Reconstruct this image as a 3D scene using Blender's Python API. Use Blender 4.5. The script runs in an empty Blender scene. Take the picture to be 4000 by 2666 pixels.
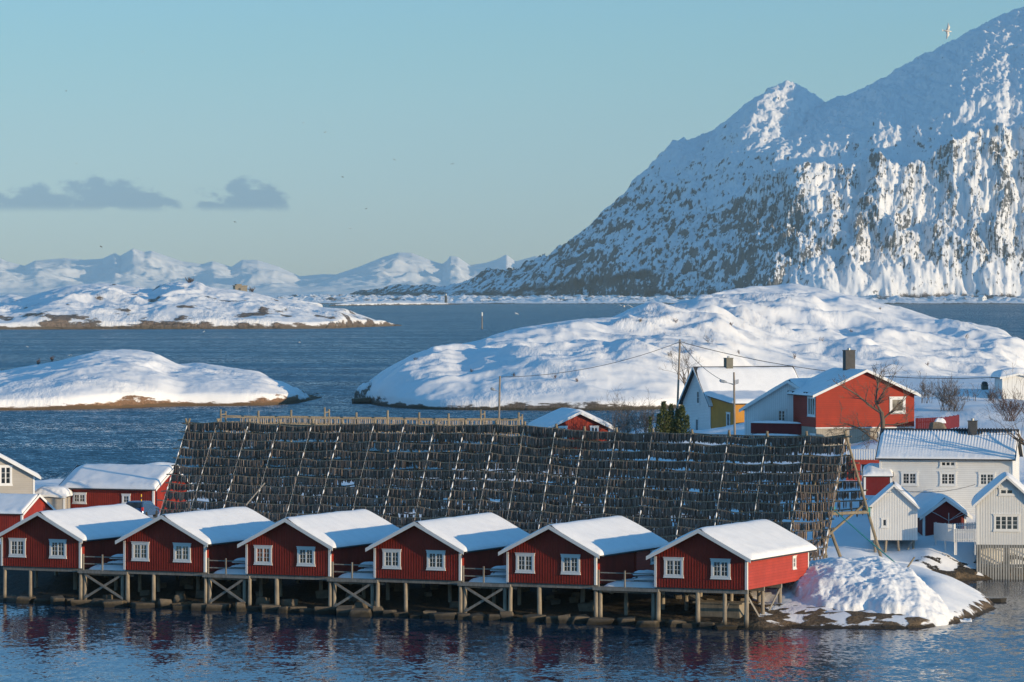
import bpy, math, random
import numpy as np
from mathutils import Vector, Matrix

# ------------------------------------------------------------------ camera, sky, sun, exposure
S = bpy.context.scene
F, YH, CH = 16000.0, 1140.0, 22.0          # focal length in photo pixels, horizon row, camera height
cam_d = bpy.data.cameras.new('camera')
cam = bpy.data.objects.new('camera', cam_d)
S.collection.objects.link(cam)
cam.location = (0, 0, CH)
cam.rotation_euler = (math.radians(90), 0, 0)
cam_d.sensor_width = 36.0
cam_d.lens = 36.0 * F / 4000.0
cam_d.shift_y = -(1333.0 - YH) / 4000.0
cam_d.clip_start = 1.0
cam_d.clip_end = 80000.0
S.camera = cam

SUN_EL = math.radians(7.5)
SUN_H = Vector((0.833, -0.554, 0)).normalized()
SUN = Vector((SUN_H.x * math.cos(SUN_EL), SUN_H.y * math.cos(SUN_EL), math.sin(SUN_EL)))
SUN_ROT = math.atan2(SUN_H.x, SUN_H.y)
ld = bpy.data.lights.new('sun', 'SUN')
ld.energy = 4.0
ld.angle = math.radians(0.5)
ld.color = (1.0, 0.77, 0.48)
lo = bpy.data.objects.new('sun', ld)
S.collection.objects.link(lo)
lo.rotation_mode = 'QUATERNION'
lo.rotation_quaternion = SUN.to_track_quat('Z', 'Y')
lo.location = (100, -100, 100)
S.view_settings.view_transform = 'Standard'
S.view_settings.look = 'None'
S.view_settings.gamma = 1.0
S.view_settings.use_curve_mapping = False
S.view_settings.exposure = 0.25
S.cycles.use_denoising = True
S.cycles.max_bounces = 6
S.cycles.volume_bounces = 0
S.cycles.transparent_max_bounces = 8
S.cycles.caustics_reflective = False
S.cycles.caustics_refractive = False
S.cycles.sample_clamp_indirect = 4.0


def nd(nt, typ, ins=None, **props):
    n = nt.nodes.new(typ)
    for k, v in props.items():
        setattr(n, k, v)
    for k, v in (ins or {}).items():
        sk = n.inputs[k]
        if isinstance(v, bpy.types.NodeSocket):
            nt.links.new(v, sk)
        else:
            sk.default_value = v
    return n


def mth(nt, op, a, b=0.0, clamp=False):
    return nd(nt, 'ShaderNodeMath', {0: a, 1: b}, operation=op, use_clamp=clamp).outputs[0]


def mapr(nt, v, a, b, c=0.0, d=1.0, smooth=True):
    return nd(nt, 'ShaderNodeMapRange', {'Value': v, 'From Min': a, 'From Max': b, 'To Min': c, 'To Max': d},
              interpolation_type='SMOOTHSTEP' if smooth else 'LINEAR').outputs[0]


def mixc(nt, f, a, b):
    n = nd(nt, 'ShaderNodeMix', data_type='RGBA')
    for sk, v in ((n.inputs[0], f), (n.inputs[6], a), (n.inputs[7], b)):
        if isinstance(v, bpy.types.NodeSocket):
            nt.links.new(v, sk)
        elif sk == n.inputs[0]:
            sk.default_value = v
        else:
            sk.default_value = (*v, 1) if len(v) == 3 else v
    return n.outputs[2]


def noise(nt, vec, scale, detail=4.0, rough=0.55, col=False):
    n = nd(nt, 'ShaderNodeTexNoise', {'Vector': vec, 'Scale': scale, 'Detail': detail, 'Roughness': rough})
    return n.outputs['Color' if col else 'Fac']


def vscale(nt, vec, s):
    return nd(nt, 'ShaderNodeVectorMath', {0: vec, 1: s}, operation='MULTIPLY').outputs[0]


# world: Nishita sky with a bank of low grey-blue cloud far off over the fjord
W = bpy.data.worlds.new('World')
S.world = W
W.use_nodes = True
nt = W.node_tree
nt.nodes.clear()
sky = nd(nt, 'ShaderNodeTexSky', sky_type='NISHITA', sun_disc=False)
sky.sun_elevation = SUN_EL
sky.sun_rotation = SUN_ROT
sky.altitude = 0
sky.air_density = 1.0
sky.dust_density = 0.2
sky.ozone_density = 1.4
tc = nd(nt, 'ShaderNodeTexCoord')
sp = nd(nt, 'ShaderNodeSeparateXYZ', {0: tc.outputs['Generated']})
az = mth(nt, 'DIVIDE', sp.outputs[0], mth(nt, 'MAXIMUM', sp.outputs[1], 0.05))
ev = mth(nt, 'DIVIDE', sp.outputs[2], mth(nt, 'MAXIMUM', sp.outputs[1], 0.05))
cv = nd(nt, 'ShaderNodeCombineXYZ', {0: az, 1: ev, 2: 0.0}).outputs[0]
n1 = noise(nt, vscale(nt, cv, (1.0, 1.9, 1.0)), 150.0, 6.0, 0.6)
n2 = noise(nt, vscale(nt, cv, (1.0, 1.6, 1.0)), 52.0, 4.0, 0.5)
mask = None
for (cx, cy, rx, ry) in ((60, 800, 330, 80), (400, 770, 270, 95), (560, 800, 200, 60), (390, 735, 100, 60), (170, 780, 260, 60),
                         (950, 785, 185, 90), (925, 745, 95, 75), (825, 806, 120, 36), (1020, 780, 100, 85)):
    u0, v0 = (cx - 2000) / F, (YH - cy) / F
    du = mth(nt, 'DIVIDE', mth(nt, 'SUBTRACT', az, u0), rx / F)
    dv = mth(nt, 'DIVIDE', mth(nt, 'SUBTRACT', ev, v0), ry / F)
    dd = mth(nt, 'SQRT', mth(nt, 'ADD', mth(nt, 'MULTIPLY', du, du), mth(nt, 'MULTIPLY', dv, dv)))
    m = mth(nt, 'SUBTRACT', 1.0, dd)
    mask = m if mask is None else mth(nt, 'MAXIMUM', mask, m)
mask = mth(nt, 'ADD', mask, mth(nt, 'MULTIPLY', mth(nt, 'SUBTRACT', n1, 0.5), 2.3))
mask = mth(nt, 'ADD', mask, mth(nt, 'MULTIPLY', mth(nt, 'SUBTRACT', n2, 0.5), 0.7))
mask = mapr(nt, mask, 0.10, 0.55)
flat = mapr(nt, ev, (YH - 836) / F, (YH - 800) / F)      # level cloud base
front = mapr(nt, sp.outputs[1], 0.3, 0.5)
mask = mth(nt, 'MULTIPLY', mth(nt, 'MULTIPLY', mask, flat), front)
mask = mth(nt, 'MULTIPLY', mask, 0.85)
# white balance of the photograph: set for the low warm sun, so the sky reads cooler; unseen zenith tinted greener to light the shaded snow
low = mapr(nt, sp.outputs[2], 0.0, 0.07, 1.0, 0.0)
high = mapr(nt, sp.outputs[2], 0.07, 0.40)
skyc = nd(nt, 'ShaderNodeVectorMath', {0: sky.outputs[0], 1: mixc(nt, high, mixc(nt, low, (0.375, 0.70, 1.28), (0.49, 0.79, 1.98)), (0.52, 1.12, 1.55))}, operation='MULTIPLY').outputs[0]
cloud = nd(nt, 'ShaderNodeVectorMath', {0: skyc, 1: (0.40, 0.52, 0.74)}, operation='MULTIPLY').outputs[0]
cloud = mixc(nt, mask, skyc, cloud)
bg = nd(nt, 'ShaderNodeBackground', {'Color': cloud, 'Strength': 0.15})
out = nd(nt, 'ShaderNodeOutputWorld', {'Surface': bg.outputs[0]})

# ------------------------------------------------------------------ helpers
R_ = math.radians
COL = S.collection


def px2g(px, py, z=0.0):
    """ground point at height z seen at a photo pixel"""
    Y = F * (CH - z) / (py - YH)
    return ((px - 2000) * Y / F, Y, z)


def at(px, py, Y):
    return Vector(((px - 2000) * Y / F, Y, CH - (py - YH) * Y / F))


def _perm(seed):
    r = np.random.RandomState(seed)
    p = r.permutation(512)
    return np.concatenate([p, p]), r.uniform(0, 2 * np.pi, 512)


def perlin(x, y, seed=0):
    p, ang = _perm(seed)
    gx, gy = np.cos(ang), np.sin(ang)
    xi = np.floor(x).astype(np.int64)
    yi = np.floor(y).astype(np.int64)
    xf, yf = x - xi, y - yi
    u = xf * xf * xf * (xf * (xf * 6 - 15) + 10)
    v = yf * yf * yf * (yf * (yf * 6 - 15) + 10)

    def g(ix, iy, dx, dy):
        h = p[(p[ix & 511] + iy) & 511]
        return gx[h] * dx + gy[h] * dy
    a = g(xi, yi, xf, yf)
    b = g(xi + 1, yi, xf - 1, yf)
    c = g(xi, yi + 1, xf, yf - 1)
    d = g(xi + 1, yi + 1, xf - 1, yf - 1)
    return (a + u * (b - a) + v * ((c + u * (d - c)) - (a + u * (b - a)))) * 1.5


def fbm(x, y, octv=4, seed=0, gain=0.5, lac=2.03, kind='f'):
    t, amp, s = 0.0, 1.0, 0.0
    for o in range(octv):
        n = perlin(x, y, seed + o * 7)
        if kind == 'b':
            n = np.abs(n) * 2 - 0.6
        elif kind == 'r':
            n = 1 - np.abs(n) * 2.2
        t = t + n * amp
        s += amp
        amp *= gain
        x, y = x * lac + 13.7, y * lac + 5.1
    return t / s


def sstep(a, b, x):
    t = np.clip((x - a) / (b - a), 0, 1)
    return t * t * (3 - 2 * t)


def tag(o, label=None, cat=None, group=None, kind=None):
    if label:
        o['label'] = label
    if cat:
        o['category'] = cat
    if group:
        o['group'] = group
    if kind:
        o['kind'] = kind
    return o


def empty(name, loc, rotz=0.0, label=None, cat=None, group=None):
    o = bpy.data.objects.new(name, None)
    COL.objects.link(o)
    o.location = loc
    o.rotation_euler = (0, 0, rotz)
    o.empty_display_size = 0.5
    return tag(o, label, cat, group)


class MB:
    def __init__(self):
        self.v, self.f = [], []

    def add(self, vs, fs):
        b = len(self.v)
        self.v.extend([tuple(p) for p in vs])
        self.f.extend([tuple(i + b for i in q) for q in fs])

    def box(self, x0, x1, y0, y1, z0, z1):
        self.add([(x0, y0, z0), (x1, y0, z0), (x1, y1, z0), (x0, y1, z0), (x0, y0, z1), (x1, y0, z1), (x1, y1, z1), (x0, y1, z1)],
                 [(0, 3, 2, 1), (4, 5, 6, 7), (0, 1, 5, 4), (1, 2, 6, 5), (2, 3, 7, 6), (3, 0, 4, 7)])

    def bar(self, a, b, w, h, up=(0, 0, 1)):
        """rectangular bar from a to b, w across, h along up"""
        a, b = Vector(a), Vector(b)
        d = (b - a).normalized()
        s = d.cross(Vector(up))
        if s.length < 1e-4:
            s = Vector((1, 0, 0))
        s.normalize()
        t = s.cross(d).normalized()
        s *= w / 2
        t *= h / 2
        self.add([a - s - t, a + s - t, a + s + t, a - s + t, b - s - t, b + s - t, b + s + t, b - s + t],
                 [(3, 2, 1, 0), (4, 5, 6, 7), (0, 1, 5, 4), (1, 2, 6, 5), (2, 3, 7, 6), (3, 0, 4, 7)])

    def tube(self, pts, rad, n=8, cap=True):
        pts = [Vector(p) for p in pts]
        if not isinstance(rad, (list, tuple)):
            rad = [rad] * len(pts)
        b = len(self.v)
        for i, p in enumerate(pts):
            d = (pts[min(i + 1, len(pts) - 1)] - pts[max(i - 1, 0)])
            if d.length < 1e-6:
                d = Vector((0, 0, 1))
            d.normalize()
            s = d.cross(Vector((0.13, 0.27, 0.95)))
            if s.length < 0.2:
                s = d.cross(Vector((1, 0.1, 0)))
            s.normalize()
            t = d.cross(s)
            for k in range(n):
                a = 2 * math.pi * k / n
                q = p + (s * math.cos(a) + t * math.sin(a)) * rad[i]
                self.v.append(tuple(q))
        for i in range(len(pts) - 1):
            for k in range(n):
                k2 = (k + 1) % n
                self.f.append((b + i * n + k, b + i * n + k2, b + (i + 1) * n + k2, b + (i + 1) * n + k))
        if cap:
            self.f.append(tuple(b + k for k in range(n))[::-1])
            self.f.append(tuple(b + (len(pts) - 1) * n + k for k in range(n)))

    def prism(self, poly, ax0, ax1, axis='y'):
        """extrude a polygon of (u,z) along y, or (y,z) along x"""
        n = len(poly)
        if axis == 'y':
            vs = [(u, ax0, z) for u, z in poly] + [(u, ax1, z) for u, z in poly]
        elif axis == 'x':
            vs = [(ax0, u, z) for u, z in poly] + [(ax1, u, z) for u, z in poly]
        else:
            vs = [(u, v, ax0) for u, v in poly] + [(u, v, ax1) for u, v in poly]
        fs = [tuple(range(n)), tuple(range(2 * n - 1, n - 1, -1))]
        fs += [(i, i + n, (i + 1) % n + n, (i + 1) % n) for i in range(n)]
        self.add(vs, fs)

    def grid(self, P):
        """P: array (r,c,3)"""
        r, c = P.shape[:2]
        b = len(self.v)
        self.v.extend(map(tuple, P.reshape(-1, 3).tolist()))
        for i in range(r - 1):
            for j in range(c - 1):
                q = b + i * c + j
                self.f.append((q, q + 1, q + c + 1, q + c))

    def build(self, name, mat, parent=None, smooth=False, bevel=0.0, fix=True):
        me = bpy.data.meshes.new(name)
        me.from_pydata(self.v, [], self.f)
        if fix:
            import bmesh
            bm = bmesh.new()
            bm.from_mesh(me)
            bmesh.ops.recalc_face_normals(bm, faces=bm.faces)
            bm.to_mesh(me)
            bm.free()
        me.materials.append(mat)
        if smooth:
            me.polygons.foreach_set('use_smooth', [True] * len(me.polygons))
        me.update()
        o = bpy.data.objects.new(name, me)
        COL.objects.link(o)
        if parent is not None:
            o.parent = parent
        if bevel:
            m = o.modifiers.new('bevel', 'BEVEL')
            m.width = bevel
            m.segments = 1
        return o


def sheet(name, X, Y, Z, mat, attrs=None, smooth=True):
    """structured heightfield mesh from 2-D arrays"""
    r, c = X.shape
    me = bpy.data.meshes.new(name)
    co = np.stack([X, Y, Z], -1).reshape(-1, 3).astype(np.float32)
    i, j = np.meshgrid(np.arange(r - 1), np.arange(c - 1), indexing='ij')
    q = (i * c + j).ravel()
    faces = np.stack([q, q + 1, q + c + 1, q + c], -1).astype(np.int32)
    nf = len(faces)
    me.vertices.add(len(co))
    me.vertices.foreach_set('co', co.ravel())
    me.loops.add(nf * 4)
    me.loops.foreach_set('vertex_index', faces.ravel())
    me.polygons.add(nf)
    me.polygons.foreach_set('loop_start', np.arange(0, nf * 4, 4, dtype=np.int32))
    me.polygons.foreach_set('loop_total', np.full(nf, 4, dtype=np.int32))
    me.update(calc_edges=True)
    me.polygons.foreach_set('use_smooth', np.ones(nf, dtype=bool) if smooth else np.zeros(nf, dtype=bool))
    for k, a in (attrs or {}).items():
        at_ = me.attributes.new(k, 'FLOAT', 'POINT')
        at_.data.foreach_set('value', np.asarray(a, dtype=np.float32).ravel())
    me.materials.append(mat)
    me.validate()
    o = bpy.data.objects.new(name, me)
    COL.objects.link(o)
    return o


# ------------------------------------------------------------------ materials
def new_mat(name):
    m = bpy.data.materials.new(name)
    m.use_nodes = True
    nt = m.node_tree
    nt.nodes.clear()
    b = nd(nt, 'ShaderNodeBsdfPrincipled')
    o = nd(nt, 'ShaderNodeOutputMaterial', {'Surface': b.outputs[0]})
    return m, nt, b


def setin(nt, b, k, v):
    if isinstance(v, bpy.types.NodeSocket):
        nt.links.new(v, b.inputs[k])
    else:
        b.inputs[k].default_value = (*v, 1) if isinstance(v, tuple) and len(v) == 3 else v


def scale_c(c, s):
    return tuple(min(1, x * s) for x in c)


def paint(name, col, rough=0.6, lines=None, spacing=0.2, var=0.25, wear=None, dark=0.45):
    """painted or bare timber; lines 'v' or 'h' are the real joints between boards"""
    m, nt, b = new_mat(name)
    tc = nd(nt, 'ShaderNodeTexCoord').outputs['Object']
    s = nd(nt, 'ShaderNodeSeparateXYZ', {0: tc})
    n = noise(nt, tc, 0.9, 5.0, 0.6)
    c = mixc(nt, mapr(nt, n, 0.3, 0.75), scale_c(col, 1 - var * 0.6), scale_c(col, 1 + var * 0.5))
    if lines:
        co = s.outputs[2] if lines == 'h' else mth(nt, 'ADD', s.outputs[0], s.outputs[1])
        q = mth(nt, 'DIVIDE', co, spacing)
        fl = mth(nt, 'FLOOR', q)
        fr = mth(nt, 'SUBTRACT', q, fl)
        wn = nd(nt, 'ShaderNodeTexWhiteNoise', {'W': fl}, noise_dimensions='1D').outputs['Value']
        c = mixc(nt, mth(nt, 'MULTIPLY', wn, var), c, scale_c(col, 0.62))
        gap = mapr(nt, fr, 0.06, 0.13, 1.0, 0.0)
        c = mixc(nt, mth(nt, 'MULTIPLY', gap, dark), c, scale_c(col, 0.25))
    # weathering streaks that run down the boards
    st = noise(nt, vscale(nt, tc, (9, 9, 0.7)), 1.0, 3.0, 0.6)
    c = mixc(nt, mapr(nt, st, 0.58, 0.8, 0.0, 0.35 if wear else 0.18), c, wear or scale_c(col, 0.55))
    setin(nt, b, 'Base Color', c)
    setin(nt, b, 'Roughness', rough)
    b.inputs['Specular IOR Level'].default_value = 0.3
    bp = nd(nt, 'ShaderNodeBump', {'Strength': 0.25, 'Distance': 0.01, 'Height': st})
    nt.links.new(bp.outputs[0], b.inputs['Normal'])
    return m


def wood(name, col, col2, rough=0.85, tide=False):
    m, nt, b = new_mat(name)
    tc = nd(nt, 'ShaderNodeTexCoord').outputs['Object']
    g = nd(nt, 'ShaderNodeNewGeometry').outputs['Position']
    a = noise(nt, vscale(nt, g, (7, 7, 1.2)), 1.0, 5.0, 0.65)
    c = mixc(nt, mapr(nt, a, 0.3, 0.7), col, col2)
    k = noise(nt, g, 0.7, 3.0)
    c = mixc(nt, mapr(nt, k, 0.45, 0.75, 0, 0.45), c, scale_c(col2, 0.6))
    if tide:   # weed and wet timber below the high-water mark
        z = nd(nt, 'ShaderNodeSeparateXYZ', {0: g}).outputs[2]
        zz = mth(nt, 'ADD', z, mth(nt, 'MULTIPLY', mth(nt, 'SUBTRACT', a, 0.5), 0.5))
        c = mixc(nt, mapr(nt, zz, 0.15, 0.75, 1.0, 0.0), c, (0.035, 0.028, 0.02))
    setin(nt, b, 'Base Color', c)
    setin(nt, b, 'Roughness', rough)
    bp = nd(nt, 'ShaderNodeBump', {'Strength': 0.5, 'Distance': 0.02, 'Height': a})
    nt.links.new(bp.outputs[0], b.inputs['Normal'])
    return m


def plain(name, col, rough=0.5, metal=0.0, var=0.12, sc=3.0):
    m, nt, b = new_mat(name)
    g = nd(nt, 'ShaderNodeTexCoord').outputs['Object']
    a = noise(nt, g, sc, 4.0)
    c = mixc(nt, mapr(nt, a, 0.3, 0.7), scale_c(col, 1 - var), scale_c(col, 1 + var))
    setin(nt, b, 'Base Color', c)
    setin(nt, b, 'Roughness', rough)
    b.inputs['Metallic'].default_value = metal
    return m


SNOWC = (0.86, 0.865, 0.88)


def snow_mat(name, sc=1.0, bump=0.05, gran=0.5, dirt=0.0):
    m, nt, b = new_mat(name)
    g = nd(nt, 'ShaderNodeNewGeometry').outputs['Position']
    a = noise(nt, g, 1.3 * sc, 4.0, 0.55)
    f = noise(nt, g, 9.0 * sc, 3.0, 0.6)
    c = mixc(nt, mapr(nt, a, 0.35, 0.7), SNOWC, scale_c(SNOWC, 0.95))
    setin(nt, b, 'Base Color', c)
    setin(nt, b, 'Roughness', 0.65)
    b.inputs['Specular IOR Level'].default_value = 0.25
    h = mth(nt, 'ADD', a, mth(nt, 'MULTIPLY', f, gran * 0.3))
    bp = nd(nt, 'ShaderNodeBump', {'Strength': 0.6, 'Distance': bump, 'Height': h})
    nt.links.new(bp.outputs[0], b.inputs['Normal'])
    return m


def terrain_mat(name, rock1, rock2, fine, bump, veg_or_shade=(0.07, 0.05, 0.04), tide=None, tidecol=(0.05, 0.04, 0.03), rock_n=0.9, wind=None, stretch=(1, 1, 1)):
    """snow over rock; 'rock' and 'veg' masks are where the ground itself is bare or overgrown, or painted dark for shade; fine = metres of the finest grain"""
    m, nt, b = new_mat(name)
    g = nd(nt, 'ShaderNodeNewGeometry').outputs['Position']
    gs = vscale(nt, g, stretch)
    z = nd(nt, 'ShaderNodeSeparateXYZ', {0: g}).outputs[2]
    rk = nd(nt, 'ShaderNodeAttribute', attribute_name='rock').outputs['Fac']
    vg = nd(nt, 'ShaderNodeAttribute', attribute_name='veg_or_shade').outputs['Fac']
    n1 = noise(nt, gs, 1.0 / (fine * 5), 6.0, 0.68)
    n2 = noise(nt, g, 1.0 / (fine * 16), 4.0, 0.6)
    n3 = noise(nt, g, 1.0 / fine, 3.0, 0.6)
    rf = mth(nt, 'ADD', rk, mth(nt, 'MULTIPLY', mth(nt, 'SUBTRACT', n1, 0.5), rock_n * 2))
    rf = mapr(nt, rf, 0.42, 0.58)
    rc = mixc(nt, mapr(nt, n2, 0.35, 0.65), rock1, rock2)
    rc = mixc(nt, mapr(nt, n3, 0.38, 0.68, 0.0, 0.85), rc, scale_c(rock1, 0.38))
    snowc = mixc(nt, mapr(nt, n2, 0.3, 0.7), SNOWC, scale_c(SNOWC, 0.95))
    c = mixc(nt, rf, snowc, rc)
    vf = mapr(nt, mth(nt, 'ADD', vg, mth(nt, 'MULTIPLY', mth(nt, 'SUBTRACT', n3, 0.5), 1.3)), 0.4, 0.62)
    c = mixc(nt, vf, c, mixc(nt, n1, veg_or_shade, scale_c(veg_or_shade, 1.7)))
    if tide is not None:
        nL = noise(nt, g, 1.0 / (fine * 55), 3.0, 0.6)
        tz = mth(nt, 'ADD', z, mth(nt, 'MULTIPLY', mth(nt, 'SUBTRACT', n1, 0.5), tide * 3.4))
        tz = mth(nt, 'ADD', tz, mth(nt, 'MULTIPLY', mth(nt, 'SUBTRACT', nL, 0.42), tide * 4.0))
        tf = mapr(nt, tz, tide * 0.8, tide * 1.15, 1.0, 0.0)
        c = mixc(nt, tf, c, rc)
        wf = mapr(nt, mth(nt, 'ADD', z, mth(nt, 'MULTIPLY', mth(nt, 'SUBTRACT', n1, 0.5), tide)), tide * 0.25, tide * 0.6, 1.0, 0.0)
        c = mixc(nt, wf, c, rc)
        c = mixc(nt, wf, c, mixc(nt, n3, tidecol, scale_c(tidecol, 1.8)))
    setin(nt, b, 'Base Color', c)
    setin(nt, b, 'Roughness', 0.75)
    b.inputs['Specular IOR Level'].default_value = 0.2
    rockh = mth(nt, 'MULTIPLY', n1, mth(nt, 'ADD', mth(nt, 'MULTIPLY', rf, 2.0), 0.35))
    h = rockh
    if wind:      # sastrugi: small wind ridges in patches
        w1 = noise(nt, vscale(nt, g, (1.0 / wind, 0.45 / wind, 0.3 / wind)), 1.0, 4.0, 0.65)
        wp = mapr(nt, noise(nt, g, 0.06 / wind * 1.2, 2.0), 0.45, 0.62)
        h = mth(nt, 'ADD', h, mth(nt, 'MULTIPLY', mth(nt, 'MULTIPLY', w1, wp), 1.6))
    bp = nd(nt, 'ShaderNodeBump', {'Strength': 1.0, 'Distance': bump, 'Height': h})
    nt.links.new(bp.outputs[0], b.inputs['Normal'])
    return m


def glass_mat(name, col=(0.03, 0.04, 0.05)):
    m, nt, b = new_mat(name)
    g = nd(nt, 'ShaderNodeTexCoord').outputs['Object']
    a = noise(nt, g, 1.6, 3.0)
    setin(nt, b, 'Base Color', mixc(nt, mapr(nt, a, 0.35, 0.7), scale_c(col, 0.5), scale_c(col, 1.8)))
    setin(nt, b, 'Roughness', 0.06)
    b.inputs['Specular IOR Level'].default_value = 0.7
    bp = nd(nt, 'ShaderNodeBump', {'Strength': 0.1, 'Distance': 0.02, 'Height': noise(nt, g, 0.8, 1.0)})
    nt.links.new(bp.outputs[0], b.inputs['Normal'])
    return m


def water_mat():
    """wind-ruffled sea: facet slopes come straight from noise so they survive the grazing view"""
    m, nt, b = new_mat('sea_water')
    g = nd(nt, 'ShaderNodeNewGeometry').outputs['Position']
    s = nd(nt, 'ShaderNodeSeparateXYZ', {0: g})
    far = mapr(nt, s.outputs[1], 300.0, 480.0)
    band = noise(nt, vscale(nt, g, (0.003, 0.016, 1)), 1.0, 5.0, 0.62)       # wind patches
    near_p = noise(nt, vscale(nt, g, (0.035, 0.06, 1)), 1.0, 3.0, 0.5)
    calm = mapr(nt, near_p, 0.35, 0.65, 0.42, 0.8)
    rough_w = mapr(nt, band, 0.35, 0.65, 1.5, 3.2)
    amp = nd(nt, 'ShaderNodeMix', {0: far}, data_type='FLOAT')
    nt.links.new(calm, amp.inputs[2])
    nt.links.new(rough_w, amp.inputs[3])
    tot = None
    for (sx, sy, w) in ((0.7, 0.55, 0.22), (3.4, 2.6, 0.40), (0.12, 0.10, 0.07)):
        c = noise(nt, vscale(nt, g, (sx, sy, 1)), 1.0, 2.0, 0.5, col=True)
        c = nd(nt, 'ShaderNodeVectorMath', {0: c, 1: (0.5, 0.5, 0.5)}, operation='SUBTRACT').outputs[0]
        c = vscale(nt, c, (w * 0.8, w, 0))
        tot = c if tot is None else nd(nt, 'ShaderNodeVectorMath', {0: tot, 1: c}, operation='ADD').outputs[0]
    tot = nd(nt, 'ShaderNodeVectorMath', {0: tot, 'Scale': amp.outputs[0]}, operation='SCALE').outputs[0]
    # sea darkened by its normals: tilted towards the camera to mirror higher, darker sky
    face = nd(nt, 'ShaderNodeCombineXYZ', {0: 0.0, 1: mapr(nt, far, 0.0, 1.0, -0.035, -0.20, False), 2: 1.0}).outputs[0]
    nv = nd(nt, 'ShaderNodeVectorMath', {0: tot, 1: face}, operation='ADD').outputs[0]
    nv = nd(nt, 'ShaderNodeVectorMath', {0: nv}, operation='NORMALIZE').outputs[0]
    setin(nt, b, 'Base Color', (0.003, 0.028, 0.056))
    setin(nt, b, 'Roughness', 0.05)
    b.inputs['IOR'].default_value = 1.25
    b.inputs['Specular IOR Level'].default_value = 0.5
    nt.links.new(nv, b.inputs['Normal'])
    return m


M = {}
M['red'] = paint('red_board_paint', (0.30, 0.028, 0.014), lines='v', spacing=0.2, var=0.35, wear=(0.33, 0.075, 0.055))
M['red_lap'] = paint('red_lap_paint', (0.42, 0.055, 0.036), lines='h', spacing=0.19, wear=(0.30, 0.12, 0.10), dark=0.6)
M['bright_red'] = paint('bright_red_lap_paint', (0.34, 0.028, 0.011), lines='h', spacing=0.17, dark=0.6)
M['deep_red'] = paint('deep_red_paint', (0.16, 0.012, 0.014), lines='v', spacing=0.14)
M['white'] = paint('white_trim_paint', (0.74, 0.74, 0.73), var=0.08)
M['white_lap'] = paint('white_lap_paint', (0.72, 0.72, 0.71), lines='h', spacing=0.16, var=0.08, dark=0.45)
M['white_board'] = paint('white_board_paint', (0.74, 0.74, 0.73), lines='v', spacing=0.2, var=0.08, dark=0.45)
M['ochre'] = paint('ochre_board_paint', (0.50, 0.22, 0.02), lines='v', spacing=0.2)
M['grey_lap'] = paint('grey_lap_paint', (0.40, 0.37, 0.33), lines='h', spacing=0.17, var=0.1, dark=0.35)
M['beige'] = paint('beige_board_paint', (0.36, 0.32, 0.26), lines='v', spacing=0.22, var=0.12)
M['greyboard'] = paint('weathered_grey_board', (0.34, 0.34, 0.33), var=0.3)
M['roof'] = plain('dark_roofing', (0.03, 0.032, 0.036), 0.7)
M['slate'] = plain('chimney_plaster', (0.07, 0.07, 0.072), 0.85)
M['zinc'] = plain('zinc_cladding', (0.10, 0.10, 0.085), 0.6, 0.1)
M['snow'] = snow_mat('roof_snow', 1.0, 0.05)
M['snow_rough'] = snow_mat('ploughed_snow', 2.2, 0.10, 0.9)
M['glass'] = glass_mat('window_glass')
M['glass_pale'] = glass_mat('curtained_glass', (0.16, 0.14, 0.11))
M['pile'] = wood('grey_pile_timber', (0.34, 0.29, 0.22), (0.20, 0.17, 0.14), tide=True)
M['plank'] = wood('weathered_plank', (0.30, 0.28, 0.25), (0.19, 0.175, 0.155))
M['pole'] = wood('rack_pole_timber', (0.30, 0.25, 0.175), (0.17, 0.14, 0.10))
M['upole'] = wood('utility_pole_timber', (0.30, 0.25, 0.20), (0.20, 0.165, 0.135))
M['bark'] = wood('bare_bark', (0.16, 0.12, 0.09), (0.09, 0.068, 0.052))
M['twig'] = wood('russet_twigs', (0.15, 0.085, 0.06), (0.09, 0.05, 0.036))
M['conifer'] = wood('conifer_needles', (0.115, 0.13, 0.035), (0.05, 0.068, 0.02))
M['rockgrey'] = None
M['concrete'] = wood('old_concrete', (0.32, 0.27, 0.20), (0.20, 0.17, 0.13), tide=True)
M['steel'] = plain('galvanised_steel', (0.42, 0.43, 0.44), 0.45, 0.5)
M['wire'] = plain('cable_sheath', (0.03, 0.03, 0.035), 0.6)
M['rope'] = plain('teal_rope', (0.05, 0.30, 0.27), 0.8)
M['water'] = water_mat()


def stone_mat(name, c1, c2, tide=0.5):
    m, nt, b = new_mat(name)
    g = nd(nt, 'ShaderNodeNewGeometry').outputs['Position']
    z = nd(nt, 'ShaderNodeSeparateXYZ', {0: g}).outputs[2]
    a = noise(nt, g, 1.2, 6.0, 0.65)
    f = noise(nt, g, 5.0, 4.0, 0.65)
    c = mixc(nt, mapr(nt, a, 0.35, 0.68), c1, c2)
    c = mixc(nt, mapr(nt, f, 0.5, 0.8, 0, 0.6), c, scale_c(c1, 0.4))
    zz = mth(nt, 'ADD', z, mth(nt, 'MULTIPLY', mth(nt, 'SUBTRACT', a, 0.5), 0.6))
    c = mixc(nt, mapr(nt, zz, tide * 0.3, tide, 1.0, 0.0), c, (0.022, 0.018, 0.012))
    setin(nt, b, 'Base Color', c)
    setin(nt, b, 'Roughness', 0.85)
    bp = nd(nt, 'ShaderNodeBump', {'Strength': 0.8, 'Distance': 0.08, 'Height': mth(nt, 'ADD', a, mth(nt, 'MULTIPLY', f, 0.4))})
    nt.links.new(bp.outputs[0], b.inputs['Normal'])
    return m


M['stone'] = stone_mat('shore_stone', (0.17, 0.135, 0.095), (0.09, 0.075, 0.06))


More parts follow.
